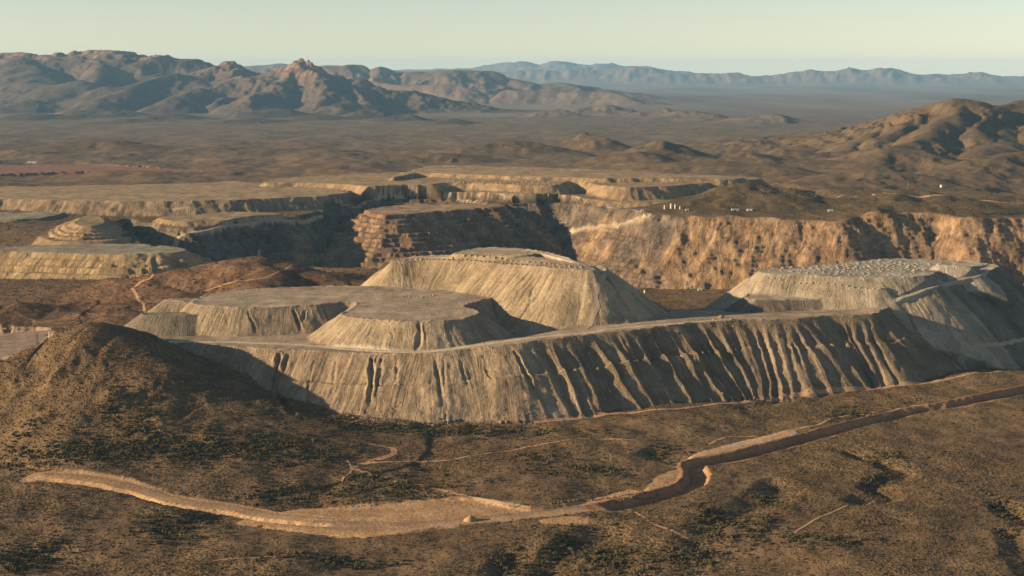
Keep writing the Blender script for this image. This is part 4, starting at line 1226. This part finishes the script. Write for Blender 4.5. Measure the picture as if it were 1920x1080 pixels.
def rand_area(n, y0, y1, um=0.42):
    y = np.sqrt(rng.random(n) * (y1 * y1 - y0 * y0) + y0 * y0)
    return (rng.random(n) * 2 - 1) * um * y, y


# thickets: blobs (px, py, radius in photo px across, squash) with tall mesquite
BLOBS = [(1135, 988, 22, 12), (1060, 1030, 50, 22), (1150, 1055, 110, 24), (952, 1055, 26, 20), (1325, 980, 34, 34), (1425, 935, 30, 18), (1400, 985, 60, 26), (1655, 858, 52, 14), (1640, 905, 34, 14), (1880, 955, 40, 16), (1900, 1015, 26, 22),
         (325, 990, 62, 24), (55, 1052, 66, 26), (535, 930, 62, 18), (380, 845, 260, 24), (250, 835, 120, 22), (860, 808, 240, 9), (740, 912, 100, 22), (45, 815, 26, 32), (210, 765, 24, 34), (275, 775, 22, 30), (1240, 850, 34, 14), (1460, 742, 34, 7),
         (1600, 785, 50, 9), (1720, 764, 44, 8), (1300, 1050, 60, 22), (480, 830, 130, 18), (1010, 855, 40, 8), (660, 795, 60, 8), (1530, 1010, 90, 12), (150, 850, 160, 14), (1090, 880, 90, 12), (620, 1050, 120, 10), (1380, 745, 60, 7)]
tx, ty, tw = [], [], []
for bi, (px, py, rx, ry) in enumerate(BLOBS):
    cx, cy = WG(px, min(py, 1079))
    ex = abs(WG(px + rx, min(py, 1079))[0] - cx)
    y_a = WG(px, min(py + ry, 1085))[1]; ey = abs(cy - y_a) * 1.05 + 4
    n = int(min(ex * ey * 3.14 / 36.0, 1500)); n = max(n, 14)
    q = rng.normal(0, 0.55, (n, 2))
    tx.append(cx + q[:, 0] * ex); ty.append(cy + q[:, 1] * ey); tw.append(np.full(n, bi))
tx = np.concatenate(tx); ty = np.concatenate(ty); tw = np.concatenate(tw)
SCRUBBY = np.array([m['name'] in ('ground', 'hill.005', 'hill.004') for m in OWN_META])
own_t = grid_lookup(tx, ty, OWNV)
dens = fbm(tx, ty, 38, 3, 0.55, 91)
ok = SCRUBBY[own_t] & (dens > -0.35) & (ty > 1300)
tx, ty, tw = tx[ok], ty[ok], tw[ok]
tz = hz(tx, ty)
tr = np.clip(rng.lognormal(0.82, 0.28, len(tx)), 1.3, 4.2)
# which ones show largest inside the frame
yc = ty * cp - (tz - CAMZ) * sp_
ipx = 960 + F * tx / yc
ipy = 540 - F * (ty * sp_ + (tz - CAMZ) * cp) / yc
vis = (ipx > 5) & (ipx < 1915) & (ipy < 1076)
app = np.where(vis, tr / ty, 0)
order = np.argsort(-app)
solo = order[:285]
REG = [(lambda x, y: y > 965 and x < 200, 'dark mesquite in the thicket at the lower left corner'),
       (lambda x, y: y > 940 and 200 <= x < 480, 'dark mesquite in the thicket below the tan haul road'),
       (lambda x, y: x < 660 and y <= 965, 'mesquite in the bushy belt between the left hill and the haul road'),
       (lambda x, y: y > 960 and 880 <= x < 1000, 'dark mesquite in the small round thicket at the bottom edge'),
       (lambda x, y: y > 960 and 1000 <= x < 1260, 'dark mesquite lining the wash at the bottom below the tan pad'),
       (lambda x, y: y > 900 and 1260 <= x < 1560, 'dark mesquite in the branching thicket right of the bottom wash'),
       (lambda x, y: x >= 1560 and y > 920, 'mesquite in the shaded hollow near the right edge'),
       (lambda x, y: x >= 1560, 'mesquite along the dark ravine below the long cut'),
       (lambda x, y: True, 'mesquite standing in the scrub of the lower slope')]
hero = set(order[:40].tolist())
first = {}
BARKS = []
for i in range(3):
    pr = [bar((0, 0, -0.15), (0.05, 0.02, 0.45), 0.09), bar((0.05, 0.02, 0.4), (0.4, 0.1, 0.95), 0.05), bar((0.04, 0.02, 0.35), (-0.35, 0.2, 0.9), 0.05), bar((0.04, 0, 0.42), (0.0, -0.4, 0.85), 0.04)]
    BARKS.append(mesh_from('mesquite_trunk', *join(pr), M_BARK))
for i in solo:
    lab = next(l_ for f_, l_ in REG if f_(ipx[i], ipy[i]))
    loc = (float(tx[i]), float(ty[i]), float(tz[i]) - 0.1); r_ = float(tr[i])
    sc3 = (r_, r_ * rv.uniform(.85, 1.15), r_ * rv.uniform(.8, 1.1)); rz = rv.uniform(0, 6.28)
    if int(i) in hero:
        e = put('mesquite_tree', None, loc, rz, sc3, label=lab, category='tree', group='mesquite trees in the desert thickets')
        put('crown', TREE_ME[int(i) % 5], parent=e); put('trunk', BARKS[int(i) % 3], parent=e)
    else:
        put('mesquite_tree', TREE_ME[int(i) % 5], loc, rz, sc3, label=lab, category='tree', group='mesquite trees in the desert thickets')
rest_ = np.setdiff1d(np.arange(len(tx)), solo)
sc3 = np.c_[tr[rest_], tr[rest_] * (0.85 + 0.3 * rng.random(len(rest_))), tr[rest_] * (0.75 + 0.35 * rng.random(len(rest_)))]
scatter('thicket', np.c_[tx, ty, tz - 0.1][rest_], sc3, src_t)

# open scrub
X_, Y_ = rand_area(270000, 1400, 3350)
ow = grid_lookup(X_, Y_, OWNV); vg = grid_lookup(X_, Y_, VEG)
pr = np.clip(0.30 + 0.75 * vg + 0.35 * fbm(X_, Y_, 60, 3, 0.55, 92), 0.05, 1)
ok = SCRUBBY[ow] & (rng.random(len(X_)) < pr) & (vg > 0.01)
X_, Y_ = X_[ok], Y_[ok]
r_ = np.clip(rng.lognormal(-0.06, 0.40, len(X_)), 0.55, 2.7)
scatter('scrub', np.c_[X_, Y_, hz(X_, Y_) - 0.08], np.c_[r_ * 1.15, r_ * 1.15, r_ * 0.85], src)
print('scrub', len(X_), 'thicket', len(rest_))
# scrub on the hills further off
X_, Y_ = rand_area(150000, 3350, 6400, 0.40)
ow = grid_lookup(X_, Y_, OWNV)
SC2 = np.array([m['name'] in ('ground', 'hill.001', 'hill.002', 'hill.003', 'hill.004', 'foothill.001') for m in OWN_META])
zz = hz(X_, Y_)
yc2 = Y_ * cp - (zz - CAMZ) * sp_; ip = 960 + F * X_ / yc2
ok = SC2[ow] & (rng.random(len(X_)) < 0.75) & (ip > -60) & (ip < 1980)
X_, Y_, zz = X_[ok], Y_[ok], zz[ok]
r_ = np.clip(rng.lognormal(0.5, 0.35, len(X_)), 0.9, 3.4)
scatter('hill_scrub', np.c_[X_, Y_, zz - 0.1], np.c_[r_ * 1.1, r_ * 1.1, r_ * 0.8], src)

# ------------------------------------------------------------------ loose rock at the toes and along the crests
def on_owner(key, n, x0, x1, y0, y1):
    x = rng.random(n) * (x1 - x0) + x0; y = rng.random(n) * (y1 - y0) + y0
    m = grid_lookup(x, y, OWNV) == OWN[key]
    return x[m], y[m]


x, y = on_owner('d1', 60000, -620, 760, 2300, 2860)
z = hz(x, y)
ok = (z < 40) & (rng.random(len(x)) < 0.5 * np.exp(-np.maximum(z - 2, 0) / 9) + 0.01)
x, y, z = x[ok], y[ok], z[ok]
r_ = np.clip(rng.lognormal(-0.15, 0.45, len(x)), 0.4, 2.6)
scatter('rubble', np.c_[x, y, z], np.c_[r_, r_, r_], src_s)
print('rubble', len(x))
bx, by = WG(692, 786)
q = rng.normal(0, 1, (420, 2)) * (34, 16)
r_ = np.clip(rng.lognormal(0.15, 0.45, 420), 0.6, 3.0)
scatter('rubble', np.c_[bx + q[:, 0], by + q[:, 1], hz(bx + q[:, 0], by + q[:, 1])], np.c_[r_, r_, r_ * .9], src_s)
# broken blocks along the flat rims
for key, zlo, x0, x1, y0, y1, n in (('d2', 138.6, -640, 60, 2500, 3100, 26000), ('d1', 91, -640, 760, 2350, 2900, 16000)):
    x, y = on_owner(key, n, x0, x1, y0, y1)
    g1 = hz(x, y); g2 = hz(x, y - 7)
    ok = (g1 > zlo) & (g2 < g1 - 2.0)
    x, y, z = x[ok], y[ok], g1[ok]
    r_ = np.clip(rng.lognormal(-0.1, 0.4, len(x)), 0.5, 2.2)
    scatter('rim_rubble', np.c_[x, y, z], np.c_[r_, r_, r_ * .9], src_s)

# ------------------------------------------------------------------ truck-dumped heaps
def heap_mesh(seed, mat):
    r = random.Random(seed); n = 12
    vs, fs = [], []
    for k_, (rr, zz_) in enumerate(((1.0, -0.08), (0.74, 0.24), (0.42, 0.50), (0.16, 0.66))):
        for i in range(n):
            a_ = 2 * math.pi * i / n; q = rr * r.uniform(.86, 1.14)
            vs.append((q * math.cos(a_), q * math.sin(a_) * .9, zz_ * r.uniform(.85, 1.15)))
    vs.append((0.03, 0, 0.70))
    for k_ in range(3):
        fs += [(k_ * n + i, k_ * n + (i + 1) % n, (k_ + 1) * n + (i + 1) % n, (k_ + 1) * n + i) for i in range(n)]
    fs += [(3 * n + i, 3 * n + (i + 1) % n, 4 * n) for i in range(n)]
    return mesh_from('heap', vs, fs, mat, True)


HP = [heap_mesh(i, M_HEAP) for i in range(4)]
HT = [heap_mesh(20 + i, M_HEAPT) for i in range(4)]
HD = [heap_mesh(40 + i, M_HEAPD) for i in range(4)]


def heap(ms, x, y, r, lab, grp, hs=0.72, name='dumped_heap'):
    z = float(hz(x, y)[0])
    put(name, rv.choice(ms), (x, y, z), rv.uniform(0, 6.28), (r, r * rv.uniform(.85, 1.15), r * hs * rv.uniform(.85, 1.15)), label=lab, category='rock heap', group=grp)


P3 = spline([W(*p) for p in [(1436, 507, 169), (1513, 514, 169), (1593, 518, 169), (1680, 518, 169), (1735, 512, 169), (1752, 501, 169), (1745, 494, 169), (1663, 488, 169), (1600, 494, 169), (1510, 500, 169)]], 20, True)
hx, hy = [], []
yy = P3[:, 1].min()
while yy < P3[:, 1].max():
    xx = P3[:, 0].min() + rv.uniform(0, 8)
    while xx < P3[:, 0].max():
        hx.append(xx + rv.uniform(-2.5, 2.5)); hy.append(yy + rv.uniform(-2.5, 2.5)); xx += rv.choice((13, 14, 15, 18, 26))
    yy += 17
hx, hy = np.array(hx), np.array(hy)
_, _, _, g_ = pdist(hx, hy, P3, True)
sel = np.where(g_ < 0)[0]
print('heaps on right dump', len(sel))
if len(sel) > 170: sel = np.sort(rng.choice(sel, 170, False))
for i in sel: heap(HP, float(hx[i]), float(hy[i]), rv.choice((2.6, 3.4, 4.2, 4.6, 5.2, 6.4)) * rv.uniform(.85, 1.15), 'pale heap in the field of truck-dumped heaps topping the right dump', 'heaps on the right dump')


def heap_row(pts, step, ms, r0, r1, lab, grp, jit=1.5, z=None, hs=1.0):
    P = spline([(W(*p) if len(p) == 3 else WG(*p) + (0,)) for p in pts], step, False)
    for p in P:
        if rv.random() < 0.08: continue
        heap(ms, float(p[0] + rv.uniform(-jit, jit)), float(p[1] + rv.uniform(-jit, jit)), rv.uniform(r0, r1), lab, grp, hs)


heap_row([(760, 487), (850, 487), (950, 494), (1030, 500), (1080, 504)], 13, HT, 3.2, 5.0, 'tan heap in the front row along the upper edge of the bulky tan mound', 'heap row on the back dump')
heap_row([(850, 483), (950, 488), (1040, 496), (1090, 502)], 15, HT, 3.0, 5.0, 'tan heap in the rear row along the upper edge of the bulky tan mound', 'heap row on the back dump')
heap_row([(1440, 522), (1500, 531), (1600, 539), (1650, 541)], 14, HP, 2.6, 3.6, 'small pale heap on the bench edge under the top of the right dump', 'heaps on the bench of the right dump', 1.0)
heap_row([(840, 342), (900, 343), (980, 345), (1040, 346)], 22, HT, 5, 7, 'tan heap on the flat lift of the long heap behind the pit', 'heaps behind the pit', 6)
heap_row([(840, 339), (930, 340), (1030, 343)], 24, HT, 5, 7, 'tan heap on the flat lift of the long heap behind the pit', 'heaps behind the pit', 6)
heap_row([(1035, 945), (1090, 939), (1150, 933), (1230, 926)], 5.5, HD, 2.0, 3.0, 'brown heap in the upper windrow beside the long cut road', 'windrow heaps by the road', 1.0)
heap_row([(1110, 946), (1160, 941), (1225, 933)], 5.5, HD, 1.8, 2.7, 'brown heap in the lower windrow beside the long cut road', 'windrow heaps by the road, lower row', 1.0)
heap_row([(755, 556), (790, 558), (820, 553)], 9, HT, 2.4, 3.6, 'low grey heap in the middle of the flat second tier', 'heaps on the second tier', 2)
heap_row([(640, 952), (668, 950), (700, 949)], 6, HT, 1.8, 2.6, 'small tan heap at the upper edge of the wide pad', 'heaps at the pad edge', 2)
hx_, hy_ = WG(882, 976)
put('earth_mound', heap_mesh(77, simple('mound_soil', (0.34, 0.21, 0.11), 0.95)), (hx_, hy_, float(hz(hx_, hy_)[0])), 0.4, (11, 9, 9.5), label='single brown earth mound casting a shadow on the tan pad', category='mound')
for px, py, r_ in ((1352, 596, 7.0), (1372, 599, 4.5), (1338, 600, 3.5)):
    a_, b_ = WG(px, py)
    put('boulder', STONE_ME[int(px) % 4], (a_, b_, float(hz(a_, b_)[0]) + r_ * .3), px, (r_ * 1.2, r_, r_ * .8),
        label={1352: 'biggest grey boulder beside the haul road in front of the right dump', 1372: 'middle sized boulder right of the biggest one by the haul road', 1338: 'smallest boulder left of the biggest one by the haul road'}[px], category='boulder')


# ------------------------------------------------------------------ buildings, tanks, masts
def at(px, py):
    a_, b_ = WG(px, py)
    return (a_, b_, float(hz(a_, b_)[0]))


def shed(px, py, lx, ly, h, label, wall=None, name='metal_shed', cat='shed', rz=0.0, group=None):
    e = put(name, None, at(px, py), rz, label=label, category=cat, group=group)
    put('wall', mesh_from('wall', *boxes([(-lx / 2, lx / 2, -ly / 2, ly / 2, -1.5, h)]), wall or M_WHITE), parent=e)
    g = ly / 2 + 0.4; x0 = lx / 2 + 0.4; hr = h + ly * 0.16 + 0.3
    vs = [(-x0, -g, h + .02), (x0, -g, h + .02), (x0, g, h + .02), (-x0, g, h + .02), (-x0, 0, hr), (x0, 0, hr)]
    put('roof', mesh_from('roof', vs, [(0, 1, 5, 4), (2, 3, 4, 5), (0, 4, 3), (1, 2, 5), (0, 3, 2, 1)], M_ROOF), parent=e)
    put('door', mesh_from('door', *boxes([(-min(2.2, lx * .2), min(2.2, lx * .2), -ly / 2 - .08, -ly / 2 + .05, -1, h * .7)]), M_DARK), parent=e)
    return e


def silo(px, py, r, h, label, group=None):
    e = put('silo', None, at(px, py), label=label, category='silo', group=group)
    put('body', mesh_from('body', *lathe([(r, -2), (r, h)]), M_WHITE), parent=e)
    put('roof', mesh_from('roof', *lathe([(r * 1.05, h), (r * .15, h + r * .7)]), M_ROOF), parent=e)


silo(1246, 392, 2.6, 13, 'leftmost white silo beside the pit rim road, a little apart from the others')
silo(1258, 391, 3.2, 17, 'tall white silo, second from the left beside the pit rim road')
silo(1266, 391, 2.8, 14, 'white silo, third from the left beside the pit rim road')
silo(1275, 392, 2.2, 9, 'short white silo at the right end of the row by the pit rim')
shed(1204, 398, 9, 8, 9, 'small square white building at the bend of the pit rim road')
shed(1378, 395, 26, 10, 5, 'long low white shed at the foot of the dark pit hill, left one', rz=0.1)
shed(1405, 395, 20, 9, 5, 'low white shed at the foot of the dark pit hill, right one', rz=-0.05)
shed(1288, 395, 12, 8, 5, 'low cream shed just right of the white silos', M_CREAM)
shed(1557, 396, 18, 6, 5, 'white site trailer on the pit rim between the two dark hills', name='site_trailer', cat='trailer')
shed(60, 306, 60, 16, 8, 'long white building alone in the far plain on the left', name='warehouse', cat='building')
shed(1056, 420, 34, 12, 6, 'pale flat building on the ledge inside the far side of the pit', M_CREAM, name='mine_office', cat='building')
shed(1290, 541, 22, 12, 7, 'cream plant building on the near pit rim beyond the haul road', M_CREAM, name='crusher_house', cat='building')
shed(1312, 545, 10, 7, 4, 'small white hut right of the cream plant building')
for i, (px, py) in enumerate(((8, 617), (22, 617), (37, 618), (52, 618))):
    e = put('container', None, at(px, py), 0.1 * i, label=('yellow container at the far left of the row in the gravel yard', 'yellow container, second of the row in the gravel yard', 'yellow container, third of the row in the gravel yard', 'yellow container at the right end of the row in the gravel yard')[i], category='container', group='containers in the gravel yard')
    put('body', mesh_from('body', *boxes([(-5, 5, -1.6, 1.6, -0.5, 3)]), M_YELLOW), parent=e)
    put('door', mesh_from('door', *boxes([(4.98, 5.1, -1.3, 1.3, 0, 2.7)]), M_ROOF), parent=e)
e = put('water_tank', None, at(1765, 351), label='round white water tank on the slope right of the mast hill', category='water tank')
put('body', mesh_from('body', *lathe([(6.5, -3), (6.5, 9)], 20), M_WHITE), parent=e)
put('roof', mesh_from('roof', *lathe([(6.6, 9), (5.0, 10.4), (1.0, 11.2)], 20), M_WHITE), parent=e)
e = put('storage_tank', None, at(1209, 549), label='small white tank at the foot of the back dump near the pit', category='tank')
put('body', mesh_from('body', *lathe([(2.4, -1), (2.4, 6)], 12), M_WHITE), parent=e)
put('roof', mesh_from('roof', *lathe([(2.5, 6), (.4, 7)], 12), M_ROOF), parent=e)


def lattice(px, py, h, w0, w1, label, name='lattice_tower', cat='tower', extra=True):
    e = put(name, None, at(px, py), 0.3, label=label, category=cat)
    nb = 5
    for sx, sy in ((1, 1), (1, -1), (-1, 1), (-1, -1)):
        put('leg', mesh_from('leg', *bar((sx * w0, sy * w0, -2), (sx * w1, sy * w1, h), 0.28), M_STEEL), parent=e)
    pr_ = []
    for k_ in range(nb):
        z0, z1 = h * k_ / nb, h * (k_ + 1) / nb
        a_ = w0 + (w1 - w0) * k_ / nb; b_ = w0 + (w1 - w0) * (k_ + 1) / nb
        for (p, q) in (((-a_, -a_), (b_, -b_)), ((a_, -a_), (b_, b_)), ((a_, a_), (-b_, b_)), ((-a_, a_), (-b_, -b_)), ((a_, -a_), (-b_, -b_)), ((-a_, a_), (b_, b_))):
            pr_.append(bar((*p, z0), (*q, z1), 0.14, 3))
    put('bracing', mesh_from('bracing', *join(pr_), M_STEEL), parent=e)
    if extra:
        put('platform', mesh_from('platform', *boxes([(-w1 - .8, w1 + .8, -w1 - .8, w1 + .8, h - .3, h)]), M_STEEL), parent=e)
        put('antenna', mesh_from('antenna', *bar((0, 0, h), (0, 0, h + 5), 0.16), M_STEEL), parent=e)
    return e


lattice(487, 483, 18, 3.2, 1.8, 'dark lattice tower standing on top of the red hill')
lattice(1702, 356, 34, 2.0, 0.7, 'thin lattice mast standing on the dark hill above the pit wall', 'radio_mast', 'mast')
lattice(70, 645, 20, 2.2, 0.8, 'lattice pylon standing in the gravel yard behind the left hill', 'power_pylon', 'pylon')
POLE = mesh_from('pole', *bar((0, 0, -1), (0, 0, 17), 0.28), M_BARK)
ARM = mesh_from('crossarm', *join([bar((-2.2, 0, 15.6), (2.2, 0, 15.6), 0.16), bar((-1.6, 0, 14.2), (1.6, 0, 14.2), 0.14)]), M_BARK)
for px, py, lab in ((291, 466, 'wooden power pole left of two others at the edge of the pit shadow'), (306, 466, 'middle wooden power pole of three at the edge of the pit shadow'), (327, 467, 'wooden power pole right of two others at the edge of the pit shadow'),
                    (556, 506, 'wooden power pole on the right slope of the red hill, upper one'), (583, 508, 'wooden power pole on the right slope of the red hill, lower one'), (1166, 545, 'power pole left of the small white tank'), (1186, 546, 'power pole between the back dump and the small white tank'),
                    (838, 1074, 'lone wooden power pole in the scrub at the bottom edge'), (873, 1058, 'wooden power pole in the scrub right of the lone one at the bottom')):
    e = put('power_pole', None, at(px, py), 0.5, label=lab, category='power pole', group='power poles')
    put('pole', POLE, parent=e); put('crossarm', ARM, parent=e)
# pickup on the lower pad
e = put('pickup_truck', None, at(1071, 983), 0.2, label='small blue pickup truck parked on the little tan pad', category='pickup')
put('body', mesh_from('body', *boxes([(-2.9, 2.9, -1, 1, .55, 1.25), (-2.9, -2.75, -1, 1, 1.25, 1.55), (-2.75, 0.0, -1, -.88, 1.25, 1.55), (-2.75, 0.0, .88, 1, 1.25, 1.55)]), M_BLUE), parent=e)
vs, fs = boxes([(0.05, 1.7, -.95, .95, 1.26, 1.95)])
vs = [(v[0] - (0.35 if v[2] > 1.5 and v[0] > 1 else 0), v[1] * (0.88 if v[2] > 1.5 else 1), v[2]) for v in vs]
put('cab', mesh_from('cab', vs, fs, M_BLUE), parent=e)
WH = mesh_from('wheel', *bar((0, -.15, 0), (0, .15, 0), .42, 12), M_RUBBER)
for sx in (-1.8, 1.9):
    for sy in (-.95, .95): put('wheel', WH, (sx, sy, .42), parent=e)

# ------------------------------------------------------------------ air
hb = bpy.data.meshes.new('haze')
bmh = bmesh.new(); bmesh.ops.create_cube(bmh, size=1.0); bmh.to_mesh(hb); bmh.free()
ho = bpy.data.objects.new('haze', hb); COL.objects.link(ho)
zmin, zmax_ = -150.0, max(820.0, float(V[:, 2].max()) + 40)
ho.scale = (70000, 82000, zmax_ - zmin); ho.location = (0, 37000, (zmin + zmax_) / 2)
ho['kind'] = 'stuff'
hm = bpy.data.materials.new('haze'); hm.use_nodes = True
hn, hl = hm.node_tree.nodes, hm.node_tree.links
hn.clear()
hv = hn.new('ShaderNodeVolumePrincipled'); hout = hn.new('ShaderNodeOutputMaterial')
hv.inputs['Color'].default_value = (0.30, 0.62, 1.0, 1)
hv.inputs['Density'].default_value = 9.5e-6
hv.inputs['Anisotropy'].default_value = 0.0
hl.new(hv.outputs[0], hout.inputs['Volume'])
hb.materials.append(hm)
print('highest', V[:, 2].max(), 'lowest', V[:, 2].min())
